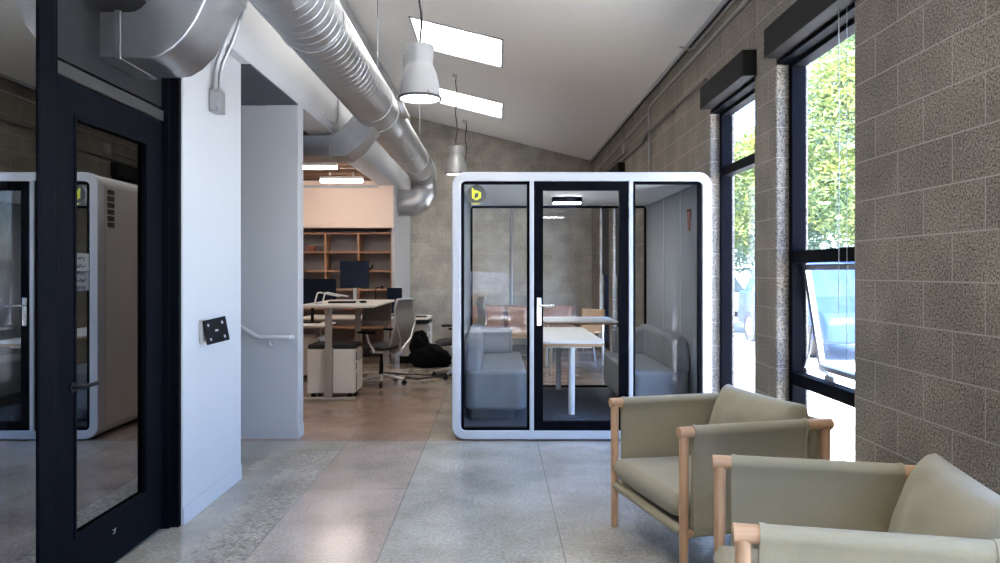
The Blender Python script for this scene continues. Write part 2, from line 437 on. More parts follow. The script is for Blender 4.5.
def frame_mb(x0, x1, z0, z1, w, y0, y1, mb=None):
    """square frame standing in the XZ plane."""
    mb = mb or MB()
    return mb.ring([(x0,z0),(x1,z0),(x1,z1),(x0,z1)], [(x0+w,z0+w),(x1-w,z0+w),(x1-w,z1-w),(x0+w,z1-w)], y0, y1)
RZ90 = Matrix.Rotation(R(90), 4, 'Z')   # XZ frames turned to stand in the YZ plane: (x,y)->(-y,x)
def ceil_z(x): return 4.114 - .247*x

# ------------------------------------------------------------------ camera and world
cam = bpy.data.cameras.new('camera'); camo = bpy.data.objects.new('camera', cam); COL.objects.link(camo)
camo.location = (0, 0, CH); camo.rotation_euler = (R(90), 0, 0)
cam.sensor_width = 36; cam.lens = F*36/1000; cam.shift_x = .003; cam.shift_y = -.0095
cam.clip_start = .05; cam.clip_end = 300
S.camera = camo

w = bpy.data.worlds.new('sky'); S.world = w; w.use_nodes = True
nt = w.node_tree; sky = nt.nodes.new('ShaderNodeTexSky'); sky.sky_type = 'NISHITA'
sky.sun_disc = False; sky.sun_elevation = R(52); sky.sun_rotation = R(190); sky.altitude = 50; sky.air_density = 1.; sky.dust_density = .6; sky.ozone_density = 1.4
tint = nt.nodes.new('ShaderNodeMix'); tint.data_type = 'RGBA'; tint.blend_type = 'MULTIPLY'; tint.inputs[0].default_value = 1; tint.inputs[7].default_value = (.78, .87, 1.10, 1)
nt.links.new(sky.outputs[0], tint.inputs[6]); nt.links.new(tint.outputs[2], nt.nodes['Background'].inputs[0]); nt.nodes['Background'].inputs[1].default_value = .80

sun = bpy.data.lights.new('sun', 'SUN'); sun.energy = 20.; sun.angle = R(.6); sun.color = (1, .95, .87)
suno = bpy.data.objects.new('sun', sun); COL.objects.link(suno)
suno.rotation_euler = Vector((.06, .66, -.75)).to_track_quat('-Z', 'Y').to_euler()

# ------------------------------------------------------------------ the setting
XW, XL, XF = 1.88, -1.79, -1.72      # block wall, white wall, fascia over the openings
XS = -1.88                           # storefront plane
YB = 14.4                            # back wall
YS = -4.0                            # glazed end behind the camera
HO = 2.90                            # head of the openings on the office side

struct(box(-7.2, 2.12, YS-.2, YB+.3, -.2, 0).build('floor', concrete_floor, smooth=0))

def frame_yz(mb, y0, y1, z0, z1, w, x0, x1):
    o = [(y0,z0),(y1,z0),(y1,z1),(y0,z1)]; i = [(y0+w,z0+w),(y1-w,z0+w),(y1-w,z1-w),(y0+w,z1-w)]
    return mb.loft([[(x0,y,z) for y,z in o],[(x1,y,z) for y,z in o],[(x1,y,z) for y,z in i],[(x0,y,z) for y,z in i]], closed=True)

# right wall of ground-face block with its window openings
WIN = [(-2.10,-1.03,.12,2.87), (-.62,.45,.12,2.87), (.86,1.93,.12,2.87), (3.82,4.885,.12,2.87), (5.30,6.40,.12,2.87), (10.70,11.80,.12,2.87), (12.20,13.30,.12,2.87)]
mb = MB(); y = YS-.2
for a, b, h0, h1 in WIN:
    mb.box(XW, 2.10, y, a, 0, 3.72); mb.box(XW, 2.10, a, b, 0, h0); mb.box(XW, 2.10, a, b, h1, 3.72); y = b
mb.box(XW, 2.10, y, YB+.2, 0, 3.72)
struct(mb.build('wall_right', cmu, bevel=.012, smooth=30))
struct(box(-1.99, 2.10, YB, YB+.2, 0, 5.2).build('wall_back', cmu_back, smooth=0))

# sloping ceiling, open where the skylights are
SKY = [(-1.0, .075, -1.10, .03), (-1.0, .075, 2.02, 3.15), (-1.0, .075, 5.14, 6.27), (-1.01, .075, 8.26, 9.39), (-1.0, .10, 11.36, 12.47)]
xs = [-2.05, -1.0, .075, 2.12]
mb = MB(); y = YS-.25
def slab(mb, x0, x1, y0, y1, t0=0., t1=.16):
    for p, q in ((x0, x1),):
        v = [(p,y0,ceil_z(p)+t0),(q,y0,ceil_z(q)+t0),(q,y1,ceil_z(q)+t0),(p,y1,ceil_z(p)+t0),(p,y0,ceil_z(p)+t1),(q,y0,ceil_z(q)+t1),(q,y1,ceil_z(q)+t1),(p,y1,ceil_z(p)+t1)]
        vs = [mb.bm.verts.new(c) for c in v]
        for f in ((0,3,2,1),(4,5,6,7),(0,1,5,4),(1,2,6,5),(2,3,7,6),(3,0,4,7)): mb.bm.faces.new([vs[i] for i in f])
for x0, x1, a, b in SKY:
    slab(mb, -2.05, 2.12, y, a); slab(mb, -2.05, x0, a, b); slab(mb, x1, 2.12, a, b); y = b
slab(mb, -2.05, 2.12, y, YB+.25)
struct(mb.build('ceiling', ceiling_paint, smooth=0))
for i, (x0, x1, a, b) in enumerate(SKY):
    lab = ['', '', '', 'bright corrugated skylight panel above the front pendant lamp', 'bright corrugated skylight panel close to the back wall'][i]
    e = thing('skylight', lab or 'corrugated skylight panel over the lounge end of the room', 'skylight', (0, 0, 0), group=None if lab else 'skylights over the lounge end')
    f = MB(); t = .022
    for p, q, c, d in ((x0, x1, a, a+t), (x0, x1, b-t, b), (x0, x0+t, a, b), (x1-t, x1, a, b)): slab(f, p, q, c, d, -.012, .12)
    f.build('frame', white_paint, e, smooth=0)
    g = MB(); slab(g, x0+t, x1-t, a+t, b-t, .03, .045); g.build('diffuser', skylight_glow, e, smooth=0)
    g = MB(); slab(g, x1-t-.02, x1-t, a+.52, a+.55, .012, .03); g.build('latch', zinc, e, smooth=0)

# white fascia, wall piece, pier, office shell
struct(box(-1.99, XF, YS-.2, 12.2, HO, 4.62).build('wall_left', white_paint, bevel=.004))
struct(box(-1.99, XL, 4.13, 5.07, 0, HO).build('wall_left.001', white_paint, bevel=.004))
struct(box(-4.2, XF, 6.27, 6.44, 0, HO+.02).build('wall_left.002', white_paint, bevel=.004))
struct(box(-1.775, XF, 12.2, YB, 0, 4.62).build('wall_left.003', white_paint, bevel=.004))
struct(box(-4.2, -1.99, 5.07, 6.27, 2.885, 2.95).build('ceiling.001', shaded_soffit, smooth=0), 'side passage soffit with its shade put into the colour')
struct(box(-4.35, -4.2, 4.9, 6.44, 0, 2.95).build('wall_left.004', white_paint, smooth=0))
struct(box(-4.2, -1.99, 4.93, 5.07, 0, 2.9).build('wall_left.005', white_paint, smooth=0))
struct(box(-1.99, XF-.001, 5.07, 6.27, HO-.012, HO).build('ceiling.002', shaded_soffit, smooth=0), 'underside of the opening with its shade put into the colour')
struct(box(XL, XL+.006, 4.13, 5.07, 0, .105).build('baseboard_left', white_paint, bevel=.002))
struct(box(-1.735, XF+.006, 6.266, 6.444, 0, .105).build('baseboard_left.001', white_paint, bevel=.002))
# office
struct(box(-7.2, -7.0, 6.4, 13.0, 0, 3.3).build('wall_office', white_paint, smooth=0))
struct(box(-7.2, -4.2, 6.27, 6.44, 0, 3.3).build('wall_office.001', white_paint, smooth=0))
struct(box(-7.0, -1.775, 12.9, 13.05, 0, 3.3).build('wall_office.002', white_paint, smooth=0))
struct(box(-7.0, -1.745, 12.188, 12.88, 2.19, 3.05).build('wall_office.003', warm_lit_paint, smooth=0), 'bulkhead over the bookcase with warm light put into its colour')
struct(box(-7.2, -1.985, 4.9, 13.05, 3.16, 3.3).build('ceiling.003', joist, smooth=0), 'dark timber office ceiling')
mb = MB()
for k in range(16):
    yy = 6.75+k*.36; mb.box(-7.0, -1.995, yy, yy+.06, 2.98, 3.16)
struct(mb.build('trim_1', joist, smooth=0), 'joists across the office ceiling')
struct(box(-7.0, -1.99, 12.14, 12.2, 2.86, 2.9).build('trim_2', white_paint, smooth=0))
# dim room behind the glazed front
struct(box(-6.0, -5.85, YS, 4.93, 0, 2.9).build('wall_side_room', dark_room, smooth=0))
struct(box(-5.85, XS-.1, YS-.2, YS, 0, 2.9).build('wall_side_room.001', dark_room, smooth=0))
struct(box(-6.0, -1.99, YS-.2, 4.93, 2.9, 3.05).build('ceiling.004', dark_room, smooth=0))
# white bead and shadow gap along the ceiling edge
cz = ceil_z(XW)
struct(box(XW-.045, XW-.02, YS, YB, cz-.025, cz+.004).build('trim_3', white_paint, smooth=0), 'white bead along the ceiling edge')
struct(box(XW-.02, XW+.005, YS, YB, cz-.022, cz-.001).build('trim_4', black_metal, smooth=0), 'dark shadow gap along the ceiling edge')

# windows in the block wall
def window(n, Y, bars, sash=None):
    a, b, h0, h1 = Y
    e = shell('window_%d' % n)
    x0, x1 = 1.965, 2.06
    f = MB(); frame_yz(f, a, b, h0, h1, .055, x0, x1)
    for z in bars: f.box(x0+.005, x1-.005, a+.05, b-.05, z-.04, z+.04)
    f.box(1.882, 1.966, a+.002, b-.002, h1-.03, h1-.001)  # added black lining, puts the shade under the lintel into colour
    f.build('frame', black_metal, e, bevel=.004)
    lev = [h0+.05] + [v for z in bars for v in (z-.04, z+.04)] + [h1-.05]
    for i in range(0, len(lev), 2):
        if sash and abs(lev[i]-sash[0]) < .08: continue
        box(2.028, 2.034, a+.05, b-.05, lev[i], lev[i+1]).build('glass', clear_glass, e, smooth=0)
    box(1.90, 1.966, a+.002, b-.002, h0-.002, h0+.02).build('sill', black_metal, e, bevel=.003)
    if sash:
        z0, z1, ang = sash
        M = Matrix.Translation((2.045, 0, z1)) @ Matrix.Rotation(R(-ang), 4, 'Y')
        f = MB(); frame_yz(f, a+.07, b-.07, -(z1-z0), 0, .035, -.02, .02)
        sa = f.build('sash', mat('sash_aluminium', (.42,.42,.42), .35, .8), e, bevel=.003, M=M)
        box(-.004, .004, a+.10, b-.10, -(z1-z0)+.03, -.03).build('pane', clear_glass, sa, smooth=0, M=M)
        h = MB(); h.box(1.99, 2.03, (a+b)/2-.06, (a+b)/2+.06, z0+.0, z0+.03)
        h.tube([(2.0,(a+b)/2,z0+.02),(1.985,(a+b)/2+.02,z0+.05),(1.985,(a+b)/2+.09,z0+.055)], .008, 8)
        h.build('latch', zinc, sa, bevel=.003)
        s = MB(); s.tube([(2.04,b-.075,z0+.02),(2.075,b-.075,z0+.13),(2.09,b-.075,z0+.3)], .007, 8); s.build('stay_arm', zinc, sa)
    return e
order = [3, 4, 5, 6, 0, 1, 2]
for n, i in enumerate(order):
    if i == 3: window(n+1, WIN[i], [.735, 1.545], (.79, 1.495, 9.))
    else: window(n+1, WIN[i], [2.32])

# glazed end behind the camera
e = shell('window_8')
f = MB(); f.loft([[(x, YS-.1, z) for x, z in q] for q in ([(XS,0),(XW,0),(XW,3.2),(XS,3.2)],)] + [[(x, YS, z) for x, z in ((XS,0),(XW,0),(XW,3.2),(XS,3.2))], [(x, YS, z) for x, z in ((XS+.06,.06),(XW-.06,.06),(XW-.06,3.14),(XS+.06,3.14))], [(x, YS-.1, z) for x, z in ((XS+.06,.06),(XW-.06,.06),(XW-.06,3.14),(XS+.06,3.14))]], closed=True)
for x in (-.65, .6): f.box(x-.03, x+.03, YS-.09, YS-.01, .05, 3.15)
f.box(XS+.05, XW-.05, YS-.09, YS-.01, 2.35, 2.41)
f.build('frame', black_metal, e, smooth=0)
for x0, x1 in ((XS+.06, -.68), (-.62, .57), (.63, XW-.06)): box(x0, x1, YS-.053, YS-.047, .06, 3.14).build('glass', clear_glass, e, smooth=0)
struct(box(-2.05, 2.1, YS-.2, YS, 3.2, 5.2).build('wall_front', white_paint, smooth=0))

# black glazed front on the left: fixed lights, mullions, door
def mull(y0, y1, name='trim_5', z1=2.9, x0=-1.96, x1=-1.80):
    f = box(x0, x1, y0, y1, 0, z1)
    return struct(f.build(name, black_metal, bevel=.006))
e = shell('window_9')
for a, b in ((1.32, 2.905), (-.38, 1.26), (-2.08, -.44), (YS+.02, -2.14)):
    box(-1.846, -1.840, a, b, .05, 2.87).build('glass', front_glass, e, smooth=0)
f = MB()
for z0, z1 in ((0, .06), (2.85, 2.9)): f.box(-1.95, -1.834, YS, 2.90, z0, z1)
f.build('frame', black_metal, e, bevel=.004)
mull(2.90, 3.01, x1=-1.832); mull(3.015, 3.078, 'trim_6', x0=-1.97, x1=-1.862)
for i, yy in enumerate((1.26, -.44, -2.14)): mull(yy, yy+.06, 'trim_%d' % (7+i), x1=-1.832)
f = MB(); f.box(-1.99, -1.845, 4.075, 4.128, 0, 2.9); f.box(-1.97, -1.80, 4.10, 4.14, 0, 2.9)
struct(f.build('trim_10', black_metal, bevel=.004), 'black jamb between the door and the white wall')
f = MB(); f.box(-1.96, -1.872, 3.075, 4.08, 2.293, 2.352)
struct(f.build('trim_11', mat('lit_black_head', (.034,.033,.031), .5, spec=.25), bevel=.004), 'black head over the glass door')  # lighter than the other frames: light on the head put into its colour
struct(box(-1.94, -1.885, 3.07, 4.08, 2.37, 2.9).build('trim_12', mat('charcoal_panel', (.014,.014,.016), .5, spec=.2, var=.1, vscale=3), smooth=0), 'charcoal panel over the glass door')
d = shell('door_1')
f = MB(); ya, yb = 3.082, 4.07
o = [(ya,.012),(yb,.012),(yb,2.285),(ya,2.285)]; q = [(ya+.148,.265),(3.885,.265),(3.885,2.135),(ya+.148,2.135)]
f.loft([[(-1.925,y,z) for y,z in o],[(-1.88,y,z) for y,z in o],[(-1.88,y,z) for y,z in q],[(-1.925,y,z) for y,z in q]], closed=True)
f.build('leaf', black_metal, d, bevel=.006)
box(-1.905, -1.899, ya+.14, 3.89, .26, 2.14).build('glass', front_glass, d, smooth=0)
f = MB(); frame_yz(f, ya+.14, 3.892, .257, 2.143, .014, -1.884, -1.874); f.build('glazing_bead', black_metal, d, bevel=.002)
f = MB(); f.box(-1.88, -1.876, 3.545, 3.57, .163, .166); f.tube([(-1.8775,3.545,.185),(-1.8775,3.558,.172),(-1.8775,3.571,.185)], .0018, 6)
f.build('maker_mark', zinc, d, smooth=0)
f = MB(); f.tube([(-1.885,3.205,.935),(-1.845,3.205,.935),(-1.836,3.215,.935),(-1.836,3.33,.935)], .010, 10); f.cyl((-1.882,3.205,.935),(-1.872,3.205,.935),.022,None,16)
f.build('handle', plastic_black, d)

# small handwritten notice stuck to the door glass
st = thing('notice', 'small two-part handwritten notice stuck on the glass door', 'notice', (-1.897, 3.30, 1.44))
box(0, .002, -.062, .066, .008, .09).build('upper_sheet', mat('smoky_film', (.06,.058,.054), .6), st, smooth=0)
box(0, .002, -.062, .066, -.08, .004).build('lower_sheet', mat('darker_film', (.025,.025,.025), .6), st, smooth=0)
ink = mat('notice_ink', (.004,.004,.004), .8)
for r_ in range(5):
    f = MB(); z0 = .078-.033*r_; pts = []; rnd = random.Random(r_)
    n = 16
    for k in range(n): pts.append((.0035, -.05+.1*k/(n-1)*(.75+.25*rnd.random()), z0-.012+rnd.uniform(-.008, .009)))
    f.tube(pts, .0016, 5); f.build('handwriting', ink, st)

# pavement outside
struct(box(2.10, 60, -60, 80, -.25, -.02).build('ground', asphalt, smooth=0))
struct(box(-60, 2.10, -60, YS-.2, -.25, -.02).build('ground.001', asphalt, smooth=0))

# ------------------------------------------------------------------ ducts
DX, DZ, DR = -1.285, 3.185, .228
def spiral(mb, y0, y1, pitch=.115, n=36, seg=48):
    """helically seamed pipe: raised seam every pitch."""
    rows = int((y1-y0)/pitch*n)
    prof = [0]*34+[.0022]*2
    ringsV = []
    for j in range(rows+1):
        rr = []
        for i in range(seg+1):
            t = i/seg; y = y0 - pitch + j*pitch/n + pitch*t
            y = min(max(y, y0), y1); r = DR + prof[j % n]
            rr.append(mb.bm.verts.new((DX+r*math.cos(2*PI*t+PI/2), y, DZ+r*math.sin(2*PI*t+PI/2))))
        ringsV.append(rr)
    for a, b in zip(ringsV[:-1], ringsV[1:]):
        for i in range(seg):
            try: mb.bm.faces.new((a[i], a[i+1], b[i+1], b[i]))
            except ValueError: pass
    bmesh.ops.remove_doubles(mb.bm, verts=mb.bm.verts, dist=.0004)
    return mb
dt = thing('spiral_duct', 'big galvanised spiral duct running along under the sloping ceiling', 'duct')
spiral(MB(), 1.2, 7.35).build('spiral_pipe', galv, dt, smooth=24)
spiral(MB(), 8.35, 11.15).build('spiral_pipe', galv, dt, smooth=24)
def yl(prof, seg=48):
    mb = MB()
    return mb.loft([[(DX+r*math.cos(2*PI*i/seg), y, DZ+r*math.sin(2*PI*i/seg)) for i in range(seg)] for r, y in prof])
yl([(DR-.004,7.30),(DR+.006,7.30),(DR+.006,7.36),(DR+.002,7.37),(DR+.002,8.3),(DR+.006,8.31),(DR+.006,8.38),(DR-.004,8.38)]).build('plain_sleeve', galv, dt)
yl([(DR-.004,11.1),(DR+.006,11.1),(DR+.006,11.16),(DR+.002,11.17),(DR+.002,12.05),(DR-.004,12.05)]).build('end_sleeve', galv, dt)
EP = [(DX,11.95,DZ),(DX,12.42,DZ),(DX,12.62,DZ-.09),(DX,12.72,DZ-.24),(DX,12.72,DZ-.34),(DX-.06,12.72,DZ-.45),(DX-.19,12.72,DZ-.525),(-1.735,12.72,DZ-.53)]
mb = MB(); mb.tube(EP, DR+.002, 40); mb.build('elbow', galv, dt, smooth=20)
mb = MB()
for a, b, c in zip(EP[:-2], EP[1:-1], EP[2:]):
    a, b, c = Vector(a), Vector(b), Vector(c); t = ((b-a).normalized()+(c-b).normalized()).normalized()*.007
    mb.tube([b-t, b+t], DR+.009, 40)
mb.build('gore_seam', galv, dt, smooth=20)
mb = MB(); mb.tube([(-1.62,12.72,DZ-.53),(-1.735,12.72,DZ-.53)], DR+.006, 40)
mb.tube([(-1.705,12.72,DZ-.53),(-1.728,12.72,DZ-.53)], DR+.018, 40); mb.build('wall_collar', galv, dt)
for a in (-6, -19):
    M = Matrix.Translation((DX, 11.5, DZ)) @ Matrix.Rotation(R(a), 4, 'Y')
    box(DR-.004, DR+.006, -.16, .16, -.022, .022, M=M).build('vent_slot', plastic_black, dt, smooth=0)
# side take-off on the far side of the pipe
mb = MB(); mb.cyl((DX+.10, 8.1, DZ+.05), (DX+.255, 8.1, DZ+.11), .13, .13, 28); mb.build('side_cap', galv, dt)
for yy in (5.0, 7.8, 9.95, 12.05):
    mb = MB(); zc = ceil_z(DX); mb.cyl((DX, yy, DZ+DR), (DX, yy, zc+.01), .005, None, 8); mb.build('hanger_rod', zinc, dt)
    yl([(DR+.004,yy-.015),(DR+.0085,yy-.015),(DR+.0085,yy+.015),(DR+.004,yy+.015)]).build('hanger_strap', zinc, dt)

def rect_duct(outer, inner, y0, y1, name, label, cleats):
    e = thing(name, label, 'duct')
    n = len(outer)
    mb = MB(); rings = [[(o[0],y0,o[1]),(o[0],y1,o[1]),(i[0],y1,i[1]),(i[0],y0,i[1])] for o, i in zip(outer, inner)]
    mb.loft(rings); mb.build('duct_body', galv_dull, e, smooth=28, bevel=.006)
    for (ox, oz), (ix, iz), wd in cleats:
        d = Vector((ox-ix, 0, oz-iz)); t = Vector((d.z, 0, -d.x)).normalized()*wd
        u = d.normalized()*.006
        o = Vector((ox,0,oz))+u; i = Vector((ix,0,iz))-u
        c = MB(); c.loft([[(p.x+s*t.x, yy, p.z+s*t.z) for p, yy in ((o,y0-.006),(o,y1+.006),(i,y1+.006),(i,y0-.006))] for s in (-1, 1)])
        c.build('cleat', galv_dull, e, smooth=0, bevel=.003)
    return e
o1 = [(-2.4,2.46),(-1.66,2.46),(-1.60,2.468),(-1.54,2.505),(-1.48,2.565),(-1.43,2.64),(-1.385,2.73),(-1.20,3.03)]
i1 = [(-2.4,2.68),(-1.74,2.68),(-1.715,2.685),(-1.69,2.70),(-1.67,2.72),(-1.65,2.755),(-1.625,2.80),(-1.44,3.10)]
rect_duct(o1, i1, 3.44, 3.80, 'rectangular_duct', 'rectangular sheet metal duct with bent elbow over the black glass door', [((-1.80,2.46),(-1.80,2.68),.016), ((-1.318,2.838),(-1.555,2.915),.012)])
o2 = [(-3.2,2.65),(-1.72,2.65),(-1.57,2.655),(-1.44,2.745),(-1.30,2.93),(-1.25,2.99)]
i2 = [(-3.2,2.868),(-1.80,2.868),(-1.70,2.875),(-1.62,2.93),(-1.50,3.07),(-1.45,3.12)]
rect_duct(o2, i2, 7.54, 7.96, 'rectangular_duct', 'rectangular sheet metal duct coming out under the white fascia', [((-1.735,2.65),(-1.76,2.868),.014), ((-1.565,2.66),(-1.70,2.875),.012), ((-1.40,2.80),(-1.585,2.97),.012)])
# dark collar where the front duct leaves the panel
# electrical box with two conduits on the white wall
eb = thing('junction_box', 'small zinc electrical box with two bent conduits on white wall', 'electrical box', (XL, 4.56, 2.515))
box(0, .063, -.055, .055, -.07, .07).build('box_body', zinc, eb, bevel=.003)
for zz in (-.035, .035):
    mb = MB(); mb.cyl((.032, -.054, zz), (.032, -.062, zz), .026, None, 18); mb.build('knockout', zinc, eb)
for k, yy in enumerate((-.02, .025)):
    mb = MB(); mb.tube([(.025+.012*k,yy,.065),(.025+.012*k,yy,.17),(.04+.016*k,yy,.25),(.085+.02*k,yy,.36),(.12+.024*k,yy,.46),(.17+.03*k,yy,.66)], .0125, 12); mb.build('conduit', zinc, eb)
    mb = MB(); mb.cyl((.025+.012*k,yy,.065),(.025+.012*k,yy,.095), .017, None, 12); mb.build('connector', zinc, eb)
# thin conduit on the fascia
mb = MB(); mb.tube([(XF+.012,7.8,3.75),(XF+.012,7.8,3.12),(XF+.012,7.76,3.05),(XF+.012,7.6,3.0),(XF+.012,7.3,2.98)], .010, 10)
tag(mb.build('wall_conduit', white_paint), 'thin white conduit bending down the white fascia', 'conduit')

# ------------------------------------------------------------------ pendant lamps
def pendant(y, zb, label, x=-.58):
    e = thing('pendant_lamp', label, 'lamp', (x, y, zb), group=None)
    k = .158/.158
    outp = [(.158,.0),(.160,.006),(.160,.014),(.153,.018),(.149,.06),(.141,.12),(.126,.19),(.107,.235),(.098,.25),(.0955,.258),(.0975,.275),(.102,.33),(.107,.385),(.105,.395),(.06,.398),(.012,.398)]
    inn = [(.009,.385),(.09,.375),(.09,.26),(.12,.18),(.14,.08),(.148,.016),(.152,.004)]
    mb = MB(); mb.lathe(outp+inn+[(.158,.0)], seg=48); sh = mb.build('shade', lamp_metal, e, smooth=35)
    mb = MB(); mb.lathe([(.001,.012),(.146,.012),(.146,.018),(.001,.018)], seg=40); mb.build('lens', lens_white, e, smooth=35)
    mb = MB(); mb.lathe([(.150,-.006),(.163,-.006),(.163,.012),(.150,.012),(.150,-.006)], seg=48); mb.build('rim', mat('dark_rim', (.10,.10,.10), .4, .6), e)
    for a in (60, 180, 300):
        M = Matrix.Rotation(R(a), 4, 'Z'); box(.15, .162, -.008, .008, .01, .034, M=M).build('clip', zinc, e, smooth=0)
    top = ceil_z(x)-zb
    mb = MB(); pts = [(.0, 0, .39)]
    for j in range(1, 13): pts.append((.012*math.sin(j*1.1+y), .006*math.cos(j*1.7), .39+(top-.40)*j/13))
    pts.append((0, 0, top-.01)); mb.tube(pts, .0085, 8); mb.build('cord', cable_black, e)
    mb = MB(); mb.cyl((.018,.01,.39),(.018,.01,top), .0022, None, 6); mb.build('steel_wire', zinc, e)
    mb = MB(); mb.lathe([(.001,top-.055),(.012,top-.052),(.02,top-.035),(.062,top-.012),(.065,top+.012),(.001,top+.012)], seg=28); mb.build('canopy', lamp_metal, e)
    return e
pendant(5.46, 2.75, 'large aluminium pendant lamp hanging in front of the first skylight')
pendant(10.36, 2.84, 'aluminium pendant lamp hanging just above the corner of the white booth')
pendant(13.5, 2.84, 'farthest aluminium pendant lamp, its cord close to the concrete end wall')

# ------------------------------------------------------------------ right wall: blinds and conduits
def blind(Y, label, drop=0., chains=True):
    a, b = Y[0]-.055, Y[1]-.06
    e = thing('roller_blind', label, 'blind', (XW, (a+b)/2, 2.865)); hw = (b-a)/2
    f = box(-.105, -.001, -hw, hw, 0, .19); f.build('cassette', blind_black, e, bevel=.004)
    box(-.098, -.01, -hw-.004, -hw+.01, .006, .184).build('end_cap', blind_black, e, bevel=.002)
    box(.03, .07, -hw+.06, hw-.06, -.06 if not drop else -drop, .0).build('shade_cloth', shade_cloth, e, smooth=0) if drop else None
    if chains:
        for k, (xx, yy) in enumerate(((-.015,-hw+.10),(-.045,-hw+.13),(-.015,-hw+.19))):
            mb = MB(); mb.tube([(xx,yy,0),(xx+.003,yy+.004,-.7),(xx,yy,-1.9+.25*k)], .0018, 6); mb.build('bead_chain', mat('clear_bead_chain', (.30,.31,.30), .4), e)
    return e
blind(WIN[3], 'long black roller blind cassette over the window with the open sash')
blind(WIN[4], 'black roller blind cassette over the window beside the booth', chains=False)
blind(WIN[5], 'black roller blind behind the booth with its dark shade half lowered', 1.47, False)
blind(WIN[6], 'black half lowered roller blind in the last window by the end wall', 1.47, False)
for i in (0, 1, 2): pass

def pipe(pts, label, r=.011, m=conduit_grey, clips=(), name='conduit'):
    e = thing(name, label, 'conduit')
    mb = MB(); mb.tube(pts, r, 10); mb.build('pipe', m, e)
    for p in clips:
        mb = MB(); mb.box(p[0]-.012, XW-.001, p[1]-.02, p[1]+.02, p[2]-r-.008, p[2]+r+.008); mb.build('clip', m, e, bevel=.003)
    return e
xc = XW-.014
pipe([(xc,YS+.1,3.475),(xc,8.75,3.475),(xc,8.86,3.45),(xc,8.87,3.40),(xc,8.87,1.2)], 'long conduit high on block wall that turns down behind the booth', .014, conduit_grey, [(xc,5.5,3.475),(xc,8.87,3.3),(xc,8.87,3.0),(xc,8.87,2.6)])
pipe([(xc,9.0,3.40),(xc,12.0,3.36),(xc,YB,3.36)], 'conduit continuing beyond the vertical drop below the ceiling edge', .012, conduit_grey, [(xc,9.05,3.40)])
pipe([(xc-.02,6.42,3.15),(xc-.02,8.6,3.15),(xc-.035,8.87,3.15),(xc-.02,9.1,3.12),(xc,9.3,3.10),(xc,YB,3.10)], 'conduit crossing the vertical pipe at blind height on block wall', .014, mat('dark_conduit', (.12,.11,.10), .6), [(xc-.02,7.7,3.15),(xc-.02,9.1,3.12)])
e = pipe([(xc,10.55,3.19),(xc,12.5,3.19),(xc,YB,3.19)], 'short conduit ending in a small square box near the far window', .011, mat('dark_conduit2', (.12,.11,.10), .6))
box(XW-.055, XW, 10.42, 10.56, 3.16, 3.30).build('outlet_box', conduit_grey, e, bevel=.004)
pipe([(.29,YB-.02,.0),(.29,YB-.02,3.1)], 'pale vertical conduit on the concrete end wall above the leather sofa', .022, zinc)
pipe([(XW-.13,6.95,3.60),(XW-.09,6.93,3.585),(XW-.05,6.9,3.56),(XW-.02,6.85,3.56),(xc,6.6,3.575),(xc,3.0,3.60),(xc,YS+.1,3.60)], 'thin conduit with a hooked end in the ceiling corner', .010, conduit_grey)

# ------------------------------------------------------------------ handrail, mounting plate
hr = thing('handrail', 'white tubular handrail rising inside the side passage', 'handrail', (0, 6.27, 0))
mb = MB(); yy = -.075; mb.tube([(-1.765,yy+.055,.885),(-1.765,yy+.02,.885),(-1.78,yy,.885),(-2.02,yy,.885),(-2.06,yy,.892),(-2.9,yy,1.42)], .021, 14); mb.build('rail', white_paint, hr)
for xx, zz in ((-1.945, .885), (-2.75, 1.325)):
    b = MB(); b.lathe([(.001,0),(.04,0),(.038,.008),(.001,.010)], seg=20); br = b.build('bracket_plate', white_paint, hr, M=Matrix.Translation((xx, -.001, zz-.065)) @ Matrix.Rotation(R(90), 4, 'X'))
    b = MB(); b.tube([(xx,-.005,zz-.065),(xx,-.06,zz-.065),(xx,-.075,zz-.05),(xx,-.075,zz-.015)], .007, 8); b.build('bracket_arm', white_paint, br)

mp = thing('mounting_plate', 'small tilted black mounting plate with slots on the white wall', 'mounting plate', (XL, 4.40, 1.09))
box(0, .02, -.045, .05, -.07, .065).build('wall_bracket', mat('bracket_grey', (.40,.39,.37), .5), mp, bevel=.004)
Mp = Matrix.Translation((.088, -.0, 0)) @ Matrix.Rotation(R(-50), 4, 'Z') @ Matrix.Rotation(R(11), 4, 'X')
box(-.010, .0, -.07, .07, -.075, .075).build('plate', plastic_black, mp, bevel=.006, M=Mp)
box(-.055, -.012, -.055, .05, -.06, .06).build('housing', plastic_black, mp, bevel=.006, M=Mp)
for yy, zz in ((-.042,.042),(.042,.042),(-.042,-.045),(.042,-.045),(0,.005)):
    b = MB()
    if yy: b.box(0, .0015, yy-.005, yy+.005, zz-.008, zz+.008)
    else: b.box(0, .0015, -.008, .010, -.004, .007)
    b.build('slot', zinc, mp, smooth=0, M=Mp)

